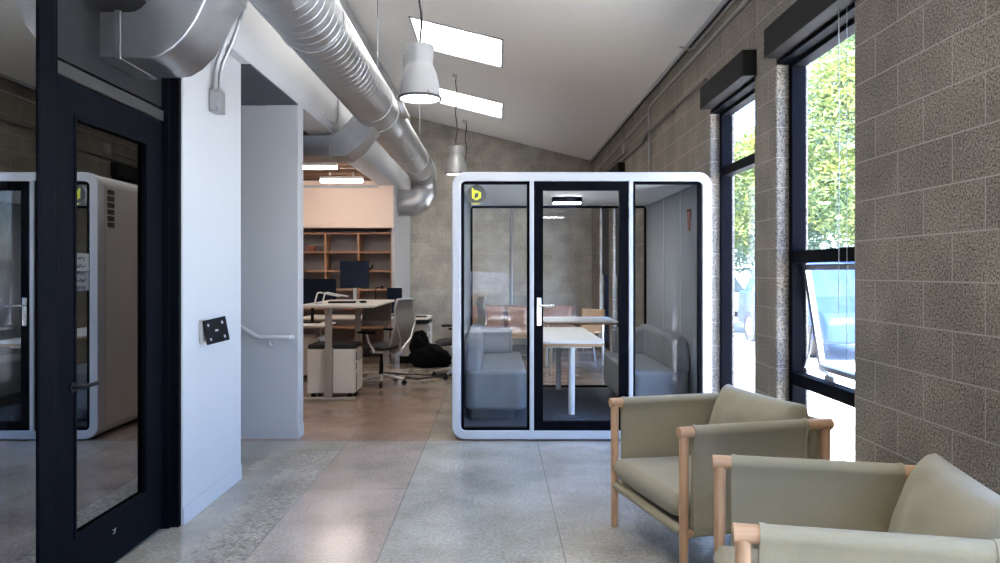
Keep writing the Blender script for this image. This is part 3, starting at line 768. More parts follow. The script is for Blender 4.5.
# ------------------------------------------------------------------ meeting booth
PX0, PX1, PF, PB, PH = -.385, 1.839, 6.20, 8.60, 2.30
pod = thing('meeting_booth', 'white rounded glass-fronted meeting booth with black framed door', 'booth', (.727, PF, 0))
ox = .727
def rr(x0, x1, z0, z1, r): return rrect(x0-ox, x1-ox, z0, z1, r, 10)
def ringp(outer, inner, y0, y1): return MB().ring(outer, inner, y0, y1)
ringp(rr(PX0,PX1,.012,PH,.115), rr(-.312,1.757,.088,2.222,.045), 0, .10).build('front_frame', pod_white, pod, bevel=.007, smooth=50)
ringp(rr(PX0+.006,PX1-.006,.018,PH-.006,.11), rr(PX0+.035,PX1-.035,.05,PH-.035,.085), .10, 2.30).build('outer_shell', pod_beige, pod, smooth=50)
ringp(rr(PX0,PX1,.012,PH,.115), rr(-.312,1.757,.088,2.222,.045), 2.30, 2.40).build('back_frame', pod_white, pod, bevel=.007, smooth=50)
struct_ = box(PX0+.035-ox, -.312-ox, .10, 2.30, .09, 2.222); struct_.build('wall_lining', felt, pod, smooth=0)
box(1.757-ox, PX1-.035-ox, .10, 2.30, .09, 2.222).build('wall_lining', felt, pod, smooth=0)
mb = box(PX0+.04-ox, PX1-.04-ox, .10, 2.30, .05, .088); mb.build('booth_floor', carpet, pod, smooth=0)
box(PX0+.04-ox, PX1-.04-ox, .10, 2.30, 2.222, 2.262).build('booth_ceiling', felt_light, pod, smooth=0)
for fx in (PX0+.1, PX1-.1):
    for fy in (.1, 2.3): MB().cyl((fx-ox,fy,0),(fx-ox,fy,.03),.03).build('levelling_foot', black_metal, pod, smooth=30)
# felt panel joints
for yy in (.75, 1.45): 
    box(1.7545-ox, 1.7565-ox, yy-.004, yy+.004, .09, 2.22).build('panel_seam', felt_light, pod, smooth=0)
# fixed front glazing, two sides
for a, b in ((-.305, .279), (1.163, 1.75)):
    fr = frame_mb(a-ox, b-ox, .088, 2.222, .022, .012, .07).build('window_frame', black_metal, pod, smooth=0)
    box(a+.015-ox, b-.015-ox, .036, .044, .10, 2.21).build('window_glass', pod_glass, fr, smooth=0)
for a in (.279, 1.127): box(a-ox, a+.036-ox, -.006, .08, .08, 2.23).build('mullion', pod_white, pod, bevel=.004)
dr = frame_mb(.317-ox, 1.125-ox, .088, 2.222, .078, .002, .055).build('door', black_metal, pod, bevel=.003)
box(.38-ox, 1.06-ox, .025, .033, .15, 2.16).build('door_glass', pod_glass, dr, smooth=0)
hm = MB(); hm.box(.340-ox, .378-ox, -.006, .004, .985, 1.225); hp = hm.build('handle_plate', chrome, dr, bevel=.004)
hm = MB(); hm.tube([(.36-ox,-.004,1.158),(.36-ox,-.05,1.158),(.372-ox,-.056,1.158),(.48-ox,-.056,1.158)], .0105, 12); hm.build('lever', chrome, hp)
hm = MB(); hm.cyl((.359-ox,-.005,1.05),(.359-ox,-.014,1.05),.012); hm.build('lock_barrel', chrome, hp)
for zz in (.35, 1.95):
    hm = MB(); hm.cyl((1.118-ox,-.004,zz-.05),(1.118-ox,-.004,zz+.05),.008); hm.build('hinge', black_metal, dr)
# back glazing
frame_mb(-.312-ox, 1.757-ox, .088, 2.222, .025, 2.32, 2.36).build('rear_glass_frame', black_metal, pod, smooth=0)
box(-.29-ox, 1.74-ox, 2.336, 2.344, .10, 2.20).build('rear_glass', pod_glass, pod, smooth=0)
# vents on the side facing the white wall
for k in range(6):
    f = MB()
    for j in range(4): f.box(PX0-.001-ox, PX0+.008-ox, .16, .27, 1.84+k*.058+j*.0105, 1.846+k*.058+j*.0105)
    f.build('vent_grille', plastic_black, pod, smooth=0)
for yy in (.12, 1.2): box(PX0+.0045-ox, PX0+.0065-ox, yy, yy+.006, .1, 2.2).build('side_seam', mat('seam_shadow', (.25,.24,.22), .8), pod, smooth=0)
# sticker with the yellow mark
px = lambda x: (x-497)/F*6.24
pz = lambda y: CH-(y-272)/F*6.24
sx, sz = px(476.4), pz(194.4)
lg = MB(); lg.prism([(sx-ox+.083*math.cos(2*PI*k/40), sz+.083*math.sin(2*PI*k/40)) for k in range(40)], lambda p, t: (p[0], t, p[1]), .033, .0355)
lg = lg.build('round_sticker', sticker_grey, pod, smooth=30)
def pxy(u, v): return (px(465+u/18.77)-ox, pz(180+v/18.77))
def flat(poly, name, m, t0=.030, t1=.0329):
    f = MB(); f.prism([pxy(*p) for p in poly], lambda p, t: (p[0], t, p[1]), t0, t1); return f.build(name, m, lg, smooth=0)
f = MB()
outer = [(132,225),(205,190),(302,235),(302,335),(215,385),(132,340)]; inner = [(180,268),(205,250),(250,240),(250,310),(190,355),(180,340)]
f.loft([[(x,t,z) for x, z in map(pxy.__call__, *zip(*q))] for q, t in ((outer,.030),(outer,.0329),(inner,.0329),(inner,.030))], closed=True)
f.build('logo', yellow, lg, smooth=0)
flat([(128,150),(145,148),(176,185),(178,262),(132,285)], 'logo_stem', yellow, .0299, .0328)
f = MB(); u = 130
for wd in (20, 22, 16, 24, 18, 20, 22):
    pts = [pxy(u, 430), pxy(u+wd-4, 430), pxy(u+wd-4, 455), pxy(u, 455)]
    f.prism(pts, lambda p, t: (p[0], t, p[1]), .030, .0329); u += wd+1
f.build('logo_lettering', mat('logo_small_print', (.62,.55,.10), .6), lg, smooth=0)

cl = thing('ceiling_lamp', 'slim black ceiling light fixed inside the white booth', 'lamp', (.727, 7.55, 2.222))
box(-.155, .155, -.06, .06, -.055, 0).build('housing', black_metal, cl, bevel=.01)
box(-.14, .14, -.05, .05, -.064, -.052).build('diffuser', pod_lens, cl, bevel=.004)
sp = thing('leather_strap', 'small brown leather strap hung on the grey booth wall', 'strap', (1.757, 6.60, 1.92))
mb = MB(); mb.loft([[(-.004,y*1.,z),(-.012,y,z),(-.012,-y*.8+dy,z),(-.004,-y*.8+dy,z)] for y, z, dy in ((.065,.10,0),(.07,.06,0),(.05,.0,.01),(.05,-.05,.02),(.035,-.10,.02))]); mb.build('strap_body', brown_leather, sp, bevel=.003)
for yy in (-.025, .03):
    mb = MB(); mb.cyl((-.011,yy,.085),(-.018,yy,.085),.009); mb.build('snap', plastic_black, sp)

# sofas inside, mirrored about the booth's middle
def booth_sofa(sgn, label):
    e = thing('booth_sofa', label, 'sofa', (ox, 7.3, .088))
    X = lambda v: sgn*v        # v: distance from the booth's middle line
    def rb(v0, v1, y0, y1, z0, z1, name, r=.06, corner=None):
        # plan outline with rounded corners extruded upwards
        x0, x1 = sorted((X(v0), X(v1)))
        poly = rrect(x0, x1, y0, y1, r, 6)
        f = MB(); f.prism(poly, lambda p, t: (p[0], p[1], t), z0, z1)
        return f.build(name, sofa_cloth, e, bevel=.028, seg=3, smooth=50)
    rb(.46, 1.01, -.80, .86, .115, .465, 'seat', .10)
    rb(.56, .99, -.64, .80, 0, .118, 'plinth', .06)
    # back along the wall with a sloping near end, thicker below
    f = MB(); pts = [(-.78,.44),(-.745,.62),(-.66,.745),(-.52,.775),(.86,.775),(.86,.44)]
    f.prism(pts, lambda p, t: (t, p[0], p[1]), X(.87), X(1.02)); f.build('backrest', sofa_cloth, e, bevel=.04, seg=3, smooth=50)
    f = MB(); v0 = .50
    f.loft([[(X(v),.70+d,.44),(X(v),.86,.44),(X(v),.86,.74),(X(v),.72+d,.74)] for v, d in ((.56,0),(.60,.0),(.90,-.08),(.98,-.16))]); f.build('end_cushion', sofa_cloth, e, bevel=.04, seg=3, smooth=50)
    return e
booth_sofa(-1, 'blue-grey upholstered sofa in the booth beside the logo sticker')
booth_sofa(1, 'blue-grey upholstered sofa in the booth on the leather strap side')

tb = thing('meeting_table', 'white table with oak edge on single white posts inside the booth', 'table', (.695, 7.61, .088))
plan = rrect(-.305, .31, -.90, .90, .08, 6)
f = MB(); f.prism(plan, lambda p, t: (p[0], p[1], t), .692, .712); f.build('tabletop', table_white, tb, bevel=.003)
f = MB(); f.prism(plan, lambda p, t: (p[0], p[1], t), .664, .692); f.build('oak_underside', oak_edge, tb, bevel=.004)
for yy in (-.76, .70):
    box(-.22, .20, yy-.04, yy+.04, .642, .664).build('support_bar', table_white, tb, bevel=.004)
    f = MB(); f.cyl((.01,yy,.01),(.01,yy,.65),.030,None,24); lg = f.build('leg', table_white, tb)
    f = MB(); f.lathe([(.001,0),(.15,0),(.15,.008),(.03,.014),(.001,.014)], (.01,yy,0), 32); f.build('base_plate', carpet, lg)

# ------------------------------------------------------------------ lounge armchairs
AW, AD, AH = .79, .765, .703
def armchair(label):
    e = thing('armchair', label, 'armchair', (0,0,0), 0, None)
    hw, hd = AW/2, AD/2
    # local: x from front (-hd) to back (+hd), y across
    for sx in (-1, 1):
        for sy in (-1, 1):
            f = MB(); f.tube([(sx*hd,sy*hw,0),(sx*hd,sy*hw,.012),(sx*hd,sy*hw,.30),(sx*hd,sy*hw,AH)], [.017,.0195,.0215,.0225], 22)
            lg = f.build('leg', ash, e)
            f = MB(); f.cyl((sx*hd,sy*hw,-.001),(sx*hd,sy*hw,.006),.016); f.build('foot_glide', plastic_black, lg)
    for sy in (-1, 1):
        y = sy*hw
        f = MB(); f.tube([(-hd-.028,y,AH),(-hd-.026,y,AH),(hd+.03,y,AH),(hd+.032,y,AH)], [.0235,.0265,.0265,.0235], 24); f.build('arm_rail', ash_x, e, bevel=0)
        f = MB(); f.tube([(-hd+.015,y,.235),(hd-.015,y,.235)], .017, 16); f.build('side_rail', ash_x, e)
        f = MB(); f.lathe([(.001,0),(.022,0),(.024,.01),(.018,.02),(.001,.022)], seg=18); f.build('rail_knob', ash, e, M=Matrix.Translation((-hd+.012,y,.235)) @ Matrix.Rotation(R(90),4,'Y'))
        # canvas arm: wraps the rail, hangs to the lower rail
        x0, x1 = -hd+.045, hd-.115
        def prof(r0, r1, t, pad=0.):
            P = []
            for k in range(15):
                a = R(215-250*k/14); P.append((math.cos(a)*(r0+pad), AH+math.sin(a)*(r0+pad)))
            for z in (AH-.06, AH-.2, .34): P.append((t+pad, z))
            for k in range(9):
                a = R(20-220*k/8); P.append((math.cos(a)*(r1+pad), .235+math.sin(a)*(r1+pad)))
            for z in (.34, AH-.2, AH-.06): P.append((-t-pad, z))
            return P
        nx = 14; rings = []
        for k in range(nx+1):
            u = k/nx; sag = .010*math.sin(PI*u)
            rings.append([(x0+(x1-x0)*u, y-sy*sag*(1 if .28 < pz_ < .66 else 0)+px_, pz_) for px_, pz_ in prof(.0295,.021,.0105)])
        f = MB(); f.loft(rings); sl = f.build('arm_sling', canvas, e, smooth=60)
        for xx in (x0, x1):
            f = MB(); f.loft([[(xx+d,y+a,b) for a, b in prof(.0295,.021,.0105,.003)] for d in (-.002,.016)] if xx == x0 else [[(xx+d,y+a,b) for a, b in prof(.0295,.021,.0105,.003)] for d in (-.016,.002)])
            f.build('hem', canvas, sl, smooth=60)
    # front and rear seat rails in canvas, seat sling
    for xx, nm in ((-hd+.005, 'front_rail'), (hd-.10, 'rear_rail')):
        f = MB(); f.tube([(xx,-hw+.02,.235),(xx,hw-.02,.235)], .0245, 20); f.build(nm, canvas, e)
    f = MB(); f.grid(lambda a, b: (-hd+.005+(AD-.105)*a, (-hw+.035)+(AW-.07)*b, .252-.035*math.sin(PI*a)*math.sin(PI*b)), 12, 12); f.build('seat_sling', canvas, e)
    # back rail and slanting back canvas
    xb, zb = hd+.012, AH-.012
    f = MB(); f.tube([(xb,-hw-.012,zb),(xb,hw+.012,zb)], .021, 20); f.build('back_rail', ash, e)
    rings = []
    for k in range(13):
        v = -hw+.035+(AW-.07)*k/12; sag = .012*math.sin(PI*k/12); P = []
        for j in range(11):
            a = R(170-200*j/10); P.append((xb+math.cos(a)*.027, v, zb+math.sin(a)*.027))
        for q in (.25,.5,.75,1.): P.append((xb+.024+(hd-.10-xb)*q+sag, v, zb-.02+(.235-zb)*q))
        for q in (1.,.75,.5,.25): P.append((xb-.020+(hd-.10-xb)*q+sag, v, zb-.02+(.235-zb)*q))
        rings.append(P)
    f = MB(); f.loft(rings); f.build('back_sling', canvas, e, smooth=60)
    # cushions
    f = MB()
    def seatfn(sg):
        def fn(a, b):
            x, y = 2*a-1, 2*b-1
            t = max(0., (1-abs(x)**12)*(1-abs(y)**12))**.20
            z = .335 + sg*(.062*t + .018*(1-x*x)*(1-y*y)*(1 if sg > 0 else .3)) + (.010*noise.noise(Vector((x*1.6,y*1.6,3.1)))*t)
            return (-.035+x*(hd-.005), y*(hw-.035), z - .012*x)
        return fn
    f.grid(seatfn(1), 34, 34); f.grid(seatfn(-1), 34, 34)
    bmesh.ops.remove_doubles(f.bm, verts=f.bm.verts, dist=.0008)
    f.build('seat_cushion', cushion_cloth, e, smooth=80)
    M = Matrix.Translation((hd-.125, 0, .572)) @ Matrix.Rotation(R(18), 4, 'Y') @ Matrix.Rotation(R(90), 4, 'Z') @ Matrix.Rotation(R(90), 4, 'X')
    f = MB(); f.pillow(.69, .46, .21, M, 30, .42, wrinkle=.02, seed=1.3)
    f.build('back_cushion', cushion_cloth, e, smooth=80)
    return e
def place_chair(e, nf, th):
    a = Vector((math.cos(th), math.sin(th), 0)); v = Vector((-math.sin(th), math.cos(th), 0))
    e.location = Vector((*nf, 0)) + a*AD/2 + v*AW/2; e.rotation_euler = (0, 0, th)
ch = armchair('sage canvas armchair with ash dowel frame directly in front of the white booth')
place_chair(ch, (.864, 3.353), .25)
c2 = dup(ch, label='sage canvas armchair close to the bare block wall, its big cushion propped up'); place_chair(c2, (.699, 2.061), -.218)
for o in c2.children:
    if o.name.startswith('back_cushion'): o.location.x = .035
for o in ch.children:
    if o.name.startswith('back_cushion'): o.location.x = -.02

# ------------------------------------------------------------------ office beyond the openings
def desk(name, label, loc, sx, sy, h, legs, feet_x):
    e = thing(name, label, 'desk', loc)
    box(-sx/2, sx/2, -sy/2, sy/2, h-.028, h).build('desktop', desk_top, e, bevel=.006)
    for (x, y) in legs:
        f = MB(); f.box(x-.045, x+.045, y-.03, y+.03, .03, h*.55); f.box(x-.036, x+.036, y-.022, y+.022, h*.5, h-.028)
        lg = f.build('leg', desk_leg, e, bevel=.004)
        box(x-feet_x, x+feet_x, y-.04, y+.04, 0, .03).build('foot', desk_leg, lg, bevel=.006)
    if len(legs) > 1:
        xs_ = [l[0] for l in legs]; ys_ = [l[1] for l in legs]
        if max(ys_)-min(ys_) > .3: box(xs_[0]-.03, xs_[0]+.03, min(ys_), max(ys_), h-.07, h-.029).build('cross_beam', desk_leg, e)
        else: box(min(xs_), max(xs_), ys_[0]-.03, ys_[0]+.03, h-.07, h-.029).build('cross_beam', desk_leg, e)
    return e
d1 = desk('standing_desk', 'raised standing desk with white top nearest the office opening', (-1.80, 8.88, 0), .86, 1.68, 1.075, [(-.10, -.70), (-.02, .62)], .30)
box(.02, .40, .70, .73, .80, 1.045).build('modesty_panel', mat('panel_brown_grey', (.16,.14,.12), .7), d1)
d2 = desk('office_desk', 'low white office desk in front of the bookcase', (-2.05, 11.45, 0), 1.98, .82, .745, [(-.8, 0), (.30, 0)], .06)
d3 = desk('office_desk', 'low cluttered desk behind the raised standing desk', (-3.05, 9.95, 0), 1.5, .8, .735, [(-.6, 0), (.6, 0)], .06)

def pedestal(label, loc, sx, sy, cushion, rz=0.):
    e = thing('drawer_pedestal', label, 'drawer pedestal', loc, rz)
    box(-sx/2, sx/2, -sy/2, sy/2, .055, .56).build('carcass', ped_white, e, bevel=.006)
    for z0, z1 in ((.43, .545), (.30, .42), (.07, .29)):
        dw = box(sx/2, sx/2+.016, -sy/2+.006, sy/2-.006, z0, z1).build('drawer', ped_white, e, bevel=.003)
        box(sx/2+.014, sx/2+.022, -sy/2+.01, -sy/2+.03, z0+.02, z1-.012).build('drawer_pull', plastic_black, dw)
    for x in (-sx/2+.06, sx/2-.06):
        for y in (-sy/2+.05, sy/2-.05):
            f = MB(); f.cyl((x,y-.015,.026),(x,y+.015,.026),.026,None,14); f.box(x-.012,x+.012,y-.012,y+.012,.03,.058); f.build('caster', plastic_black, e)
    if cushion:
        f = MB(); f.prism(rrect(-sx/2, sx/2+.01, -sy/2, sy/2, .03, 4), lambda p, t: (p[0], p[1], t), .562, .612); f.build('seat_pad', dark_fabric, e, bevel=.016, seg=3)
    return e
pedestal('white drawer pedestal with charcoal seat pad under the standing desk', (-1.905, 8.52, 0), .54, .42, True)
pd = pedestal('white drawer pedestal under the end of the low office desk', (-1.30, 11.75, 0), .42, .55, False, R(0))
pd.location.z = .06
box(-.24, .24, -.29, .29, -.06, .05).build('plinth', plastic_black, pd)
box(-.225, .225, -.285, .285, .57, .60).build('top_pad', dark_fabric, pd, bevel=.008)
pedestal('plain white drawer pedestal in shade under the cluttered desk', (-2.62, 10.0, 0), .42, .5, False)

def office_chair(label, loc, rz):
    e = thing('office_chair', label, 'office chair', loc, rz)       # faces -x locally
    f = MB()
    for k in range(5):
        a = 2*PI*k/5+.3; f.tube([(.03*math.cos(a),.03*math.sin(a),.115),(.30*math.cos(a),.30*math.sin(a),.075)], [.026,.015], 8)
    f.build('star_base', alu_chair, e)
    for k in range(5):
        a = 2*PI*k/5+.3; x, y = .31*math.cos(a), .31*math.sin(a)
        f = MB(); f.cyl((x-.012*math.sin(a),y+.012*math.cos(a),.032),(x+.028*math.sin(a),y-.028*math.cos(a),.032),.032,None,16); f.cyl((x,y,.04),(x,y,.085),.011)
        f.build('caster', plastic_black, e)
    f = MB(); f.cyl((0,0,.09),(0,0,.30),.028); f.cyl((0,0,.28),(0,0,.44),.018); f.build('gas_column', plastic_black, e)
    f = MB(); f.box(-.12,.14,-.07,.07,.40,.455); f.tube([(.08,0,.43),(.22,0,.42),(.30,0,.47)], [.03,.028,.02], 10); f.build('mechanism', alu_chair, e, bevel=.01)
    f = MB()
    def sf(sg):
        def fn(a, b):
            x, y = 2*a-1, 2*b-1; t = max(0.,(1-abs(x)**6)*(1-abs(y)**6))**.4
            return (x*.25-.02, y*.25*(1-.05*x), .49+sg*.035*t-.03*max(0,-x)**3)
        return fn
    f.grid(sf(1), 20, 20); f.grid(sf(-1), 20, 20); bmesh.ops.remove_doubles(f.bm, verts=f.bm.verts, dist=.0008)
    f.build('seat', dark_fabric, e, smooth=80)
    def bx(z):  # side curve of the back
        t = (z-.52)/.58
        return .24 + .055*math.sin(PI*min(1,t*1.25)) + .10*t
    def wd(t): return .235*(1-.30*max(0,t-.45)**1.6*2)*(1-.25*max(0,.25-t)*2)
    rings = []
    for j in range(19):
        t = j/18; z = .52+.58*t; w_ = wd(t); row = []
        for k in range(13):
            s = 2*k/12-1; row.append((bx(z)-.035*(1-s*s)*1.0+.015, s*w_, z))
        back = [(p[0]+.008, p[1], p[2]) for p in reversed(row)]
        rings.append(row+back)
    f = MB(); f.loft(rings); f.build('mesh_back', mesh_grey, e, smooth=60)
    f = MB(); pts = [(bx(.52+.58*t)+.022, wd(t), .52+.58*t) for t in [i/12 for i in range(13)]]
    pts += [(bx(1.10)-.005+.02, y, 1.105) for y in (.09, 0, -.09)]
    pts += [(bx(.52+.58*t)+.022, -wd(t), .52+.58*t) for t in [1-i/12 for i in range(13)]]
    f.tube(pts, .013, 8); f.build('back_frame', alu_chair, e)
    f = MB()
    for sy in (-1, 1): f.tube([(.30,sy*.03,.47),(.37,sy*.12,.60),(.375,sy*.20,.78)], [.018,.014,.011], 8)
    f.build('back_support_frame', alu_chair, e)
    for sy in (-1, 1):
        f = MB(); f.tube([(.10,sy*.12,.44),(.09,sy*.27,.45),(.02,sy*.285,.56),(-.02,sy*.285,.67)], [.018,.018,.016,.015], 8); ar = f.build('arm_support', alu_chair, e)
        f = MB(); f.prism(rrect(-.16,.12,sy*.285-.045,sy*.285+.045,.035,5), lambda p, t: (p[0],p[1],t), .672, .70); f.build('arm_pad', plastic_black, ar, bevel=.008)
    return e
oc = office_chair('grey mesh office chair standing between the standing desk and the black bag', (-1.49, 9.33, 0), R(-26))
oc2 = dup(oc, label='grey mesh office chair partly hidden behind the corner of the white booth'); oc2.location = (-.56, 10.0, 0); oc2.rotation_euler = (0,0,R(14))

def monitor(label, loc, rz, w_, h_, zc, arm, back=True):
    e = thing('monitor', label, 'monitor', loc, rz)
    box(-w_/2, w_/2, -.012, .018, zc-h_/2, zc+h_/2).build('bezel', plastic_black, e, bevel=.004)
    box(-w_/2+.008, w_/2-.008, -.0135, -.0115, zc-h_/2+.008, zc+h_/2-.008).build('screen', screen, e, smooth=0)
    f = MB(); f.tube([(0,.03,zc),(0,.07,zc-.01),(0,.08,zc-.08),(0,.08,.01)], .022, 10); f.build('stand_arm', arm, e)
    f = MB(); f.prism(rrect(-.12,.12,-.0,.16,.03,4), lambda p,t:(p[0],p[1],t), 0, .012); f.build('stand_base', arm, e, bevel=.003)
    return e
monitor('upright dark navy monitor on a white arm on the standing desk', (-1.81, 9.22, 1.075), R(8), .36, .345, .34, table_white)
monitor('wide black monitor behind the white metal laptop riser', (-2.58, 10.05, .735), R(0), .70, .40, .42, plastic_black)
monitor('tall narrow navy monitor at the far end of the low desk', (-1.62, 11.45, .745), R(-25), .27, .40, .25, plastic_black)
lr = thing('laptop_riser', 'white bent-tube metal laptop riser on the standing desk', 'laptop stand', (-2.0, 8.45, 1.075))
for dx in (-.09, .0):
    f = MB(); f.tube([(dx-.035,-.02*0,.008),(dx-.01,0,.105),(dx,0,.125),(dx+.03,0,.13),(dx+.15,.01,.105),(dx+.26,.02,.085)], .0085, 8); f.build('tube_frame', table_white, lr)
f = MB(); f.tube([(-.125,0,.008),(-.035,0,.008)], .0085, 8); f.build('cross_tube', table_white, lr)
lp = thing('laptop', 'closed dark laptop lying on the standing desk beside the riser', 'laptop', (-1.86, 8.72, 1.075), R(8))
box(-.16,.16,-.11,.11,0,.012).build('base', plastic_black, lp, bevel=.004); box(-.16,.16,-.11,.11,.0125,.020).build('lid', plastic_black, lp, bevel=.003)
ms = thing('computer_mouse', 'small black mouse on the pale standing desk top', 'mouse', (-1.60, 8.66, 1.075), R(30))
f = MB(); f.grid(lambda a,b: (.055*math.sin(PI*b)*math.cos(2*PI*a)*.9, .032*math.sin(PI*b)*math.sin(2*PI*a), .016+.016*math.cos(PI*b)), 20, 10, True); bmesh.ops.remove_doubles(f.bm, verts=f.bm.verts, dist=.0005); f.build('mouse_body', plastic_black, ms)
kb = thing('keyboard', 'flat black keyboard on the end of the low desk', 'keyboard', (-1.28, 11.25, .745), R(12))
box(-.19,.19,-.065,.065,0,.014).build('keyboard_body', plastic_black, kb, bevel=.004)
f = MB()
for i in range(12):
    for j in range(4): f.box(-.175+i*.0295, -.175+i*.0295+.024, -.055+j*.028, -.055+j*.028+.022, .014, .019)
f.build('keys_panel', dark_fabric, kb, smooth=0)
tl = thing('desk_lamp', 'thin black desk lamp arching beside the tall narrow monitor', 'lamp', (-1.95, 11.62, .745))
f = MB(); f.tube([(0,0,.01),(0,0,.40),(.02,0,.45),(.10,0,.46)], .008, 8); f.build('arm', plastic_black, tl)
f = MB(); f.lathe([(.001,0),(.07,0),(.07,.012),(.001,.016)]); f.build('base', plastic_black, tl)
f = MB(); f.lathe([(.001,.03),(.02,.028),(.035,-.02),(.03,-.02),(.001,.01)], (.11,0,.45)); f.build('lamp_head', plastic_black, tl)
# clutter on the cluttered desk
for i, (x, y, w_, d_, h_, rz, m, lab, nm, cat) in enumerate((
    (-2.92, 9.72, .24, .17, .05, 12, leather, 'flat tan box with folded edges on the cluttered desk', 'shallow_box', 'box'),
    (-2.55, 9.68, .22, .30, .008, -18, paper, 'loose white paper sheets on the cluttered desk edge', 'paper_sheet', 'paper'),
    (-2.70, 9.85, .10, .10, .09, 0, table_white, 'short white carton among the clutter below the riser', 'carton', 'box'))):
    e = thing(nm, lab, cat, (x, y, .735), R(rz))
    box(-w_/2,w_/2,-d_/2,d_/2,0,h_).build('body' if nm != 'paper_sheet' else 'sheet', m, e, bevel=.002)
    if nm != 'paper_sheet': box(-w_/2-.003,w_/2+.003,-d_/2-.003,d_/2+.003,h_*.7,h_+.004).build('lid', m, e, bevel=.002)
cm = thing('webcam', 'small white webcam on a dark foot on the low desk', 'webcam', (-1.98, 11.25, .745))
f = MB(); f.lathe([(.001,0),(.035,0),(.03,.01),(.008,.02),(.008,.07),(.001,.072)]); f.build('foot', plastic_black, cm)
f = MB(); f.grid(lambda a,b: (.045*math.sin(PI*b)*math.cos(2*PI*a), .035*math.sin(PI*b)*math.sin(2*PI*a), .10+.04*math.cos(PI*b)), 20, 12, True); f.build('head', table_white, cm)

# bookcase
bk = thing('bookcase', 'brown wooden bookcase with square grey-backed openings behind the desks', 'bookcase', (-2.637, 12.34, 0))
bx0, bx1 = -.86, .855
for x in (bx0, bx0+.557, bx0+1.125, bx1-.03): box(x, x+.03, 0, .36, 0, 2.12).build('upright', walnut, bk, bevel=.002)
for k in range(7):
    z = 2.09-k*.322
    for a, b in ((bx0+.03, bx0+.557), (bx0+.587, bx0+1.125), (bx0+1.155, bx1-.03)): box(a, b, .002, .355, z, z+.026).build('shelf', walnut, bk, bevel=.001)
box(bx0, bx1, .355, .37, 0, 2.12).build('back_panel', shelf_back, bk, smooth=0)
def shelf_z(k): return 2.09-k*.322+.026
e = thing('storage_tin', 'small dull red tin on the top left bookcase opening', 'tin', (-3.19, 12.5, shelf_z(1)))
box(-.06,.06,-.06,.06,0,.09).build('body', mat('dull_red', (.16,.035,.025), .5), e, bevel=.006); box(-.063,.063,-.063,.063,.075,.10).build('lid', mat('dull_red2', (.20,.05,.035), .5), e, bevel=.004)
e = thing('vase', 'slim tan bottle vase on a middle bookcase shelf', 'vase', (-2.93, 12.42, shelf_z(3)))
f = MB(); f.lathe([(.001,0),(.038,0),(.045,.04),(.04,.13),(.022,.18),(.018,.215),(.022,.22),(.012,.22)]); f.build('body', tan_shell, e)
e = thing('headset_stand', 'small black forked ornament on a bookcase shelf above the navy monitor', 'ornament', (-2.20, 12.45, shelf_z(2)))
f = MB(); f.tube([(-.07,0,.10),(-.05,0,.05),(0,0,.02),(.05,0,.05),(.07,0,.10)], .014, 8); f.build('fork', plastic_black, e); f = MB(); f.lathe([(.001,0),(.05,0),(.03,.02),(.001,.03)]); f.build('foot', plastic_black, e)
# tube lights hung below the office joists
def tube_light(label, loc, L_, rz):
    e = thing('tube_light', label, 'ceiling light', loc, rz)
    f = box(-L_/2, L_/2, -.05, .05, .03, .075).build('housing', table_white, e, bevel=.004)
    f = MB(); f.cyl((-L_/2+.01,0,.02),(L_/2-.01,0,.02),.034,None,14); f.build('tube', tube_white, e)
    for x in (-L_/2+.15, L_/2-.15): box(x-.01, x+.01, -.01, .01, .07, .16).build('bracket', zinc, e)
    return e
tube_light('warm tube light under the joists, partly hidden by the white pier', (-2.80, 9.9, 2.86), 1.24, 0)
tube_light('warm tube light close in front of the warm-lit bulkhead', (-2.40, 11.2, 2.84), .66, 0)
tube_light('warm tube light deep in the office over the side desks', (-4.8, 10.2, 2.86), 1.24, 0)

for yy in (7.4, 8.7): tube_light('added warm tube light brightening the office, out of view behind the fascia', (-4.6, yy, 2.86), 1.24, 0)['group'] = 'added office tube lights out of view'  # unseen lamps added to brighten the bookcase

# bag, cables
bag = thing('bag', 'slumped black bag on the floor at the concrete wall', 'bag', (-1.05, 11.10, 0))
def lump(c, r, seed, k=.16, flat=.0):
    def fn(a, b):
        d = Vector((math.sin(PI*b)*math.cos(2*PI*a), math.sin(PI*b)*math.sin(2*PI*a), math.cos(PI*b)))
        q = 1+k*noise.noise(d*1.9+Vector((seed,0,0)))+k*.5*noise.noise(d*4.5+Vector((seed,2,0)))
        p = Vector((c[0]+d.x*r[0]*q, c[1]+d.y*r[1]*q, c[2]+d.z*r[2]*q)); p.z = max(p.z, flat); return p
    return fn
f = MB(); f.grid(lump((0.03,0,.13), (.32,.24,.20), 1., .22), 40, 24, True); bmesh.ops.remove_doubles(f.bm, verts=f.bm.verts, dist=.0008); f.build('bag_body', bag_nylon, bag, smooth=80)
f = MB(); f.grid(lump((-.13,.04,.30), (.15,.15,.24), 5., .22), 32, 20, True); bmesh.ops.remove_doubles(f.bm, verts=f.bm.verts, dist=.0008); f.build('bag_top', bag_nylon, bag, smooth=80)
f = MB(); f.tube([(-.15,-.12,.46),(-.05,-.20,.36),(.12,-.24,.26),(.25,-.2,.2)], .014, 8); f.build('strap', bag_nylon, bag)
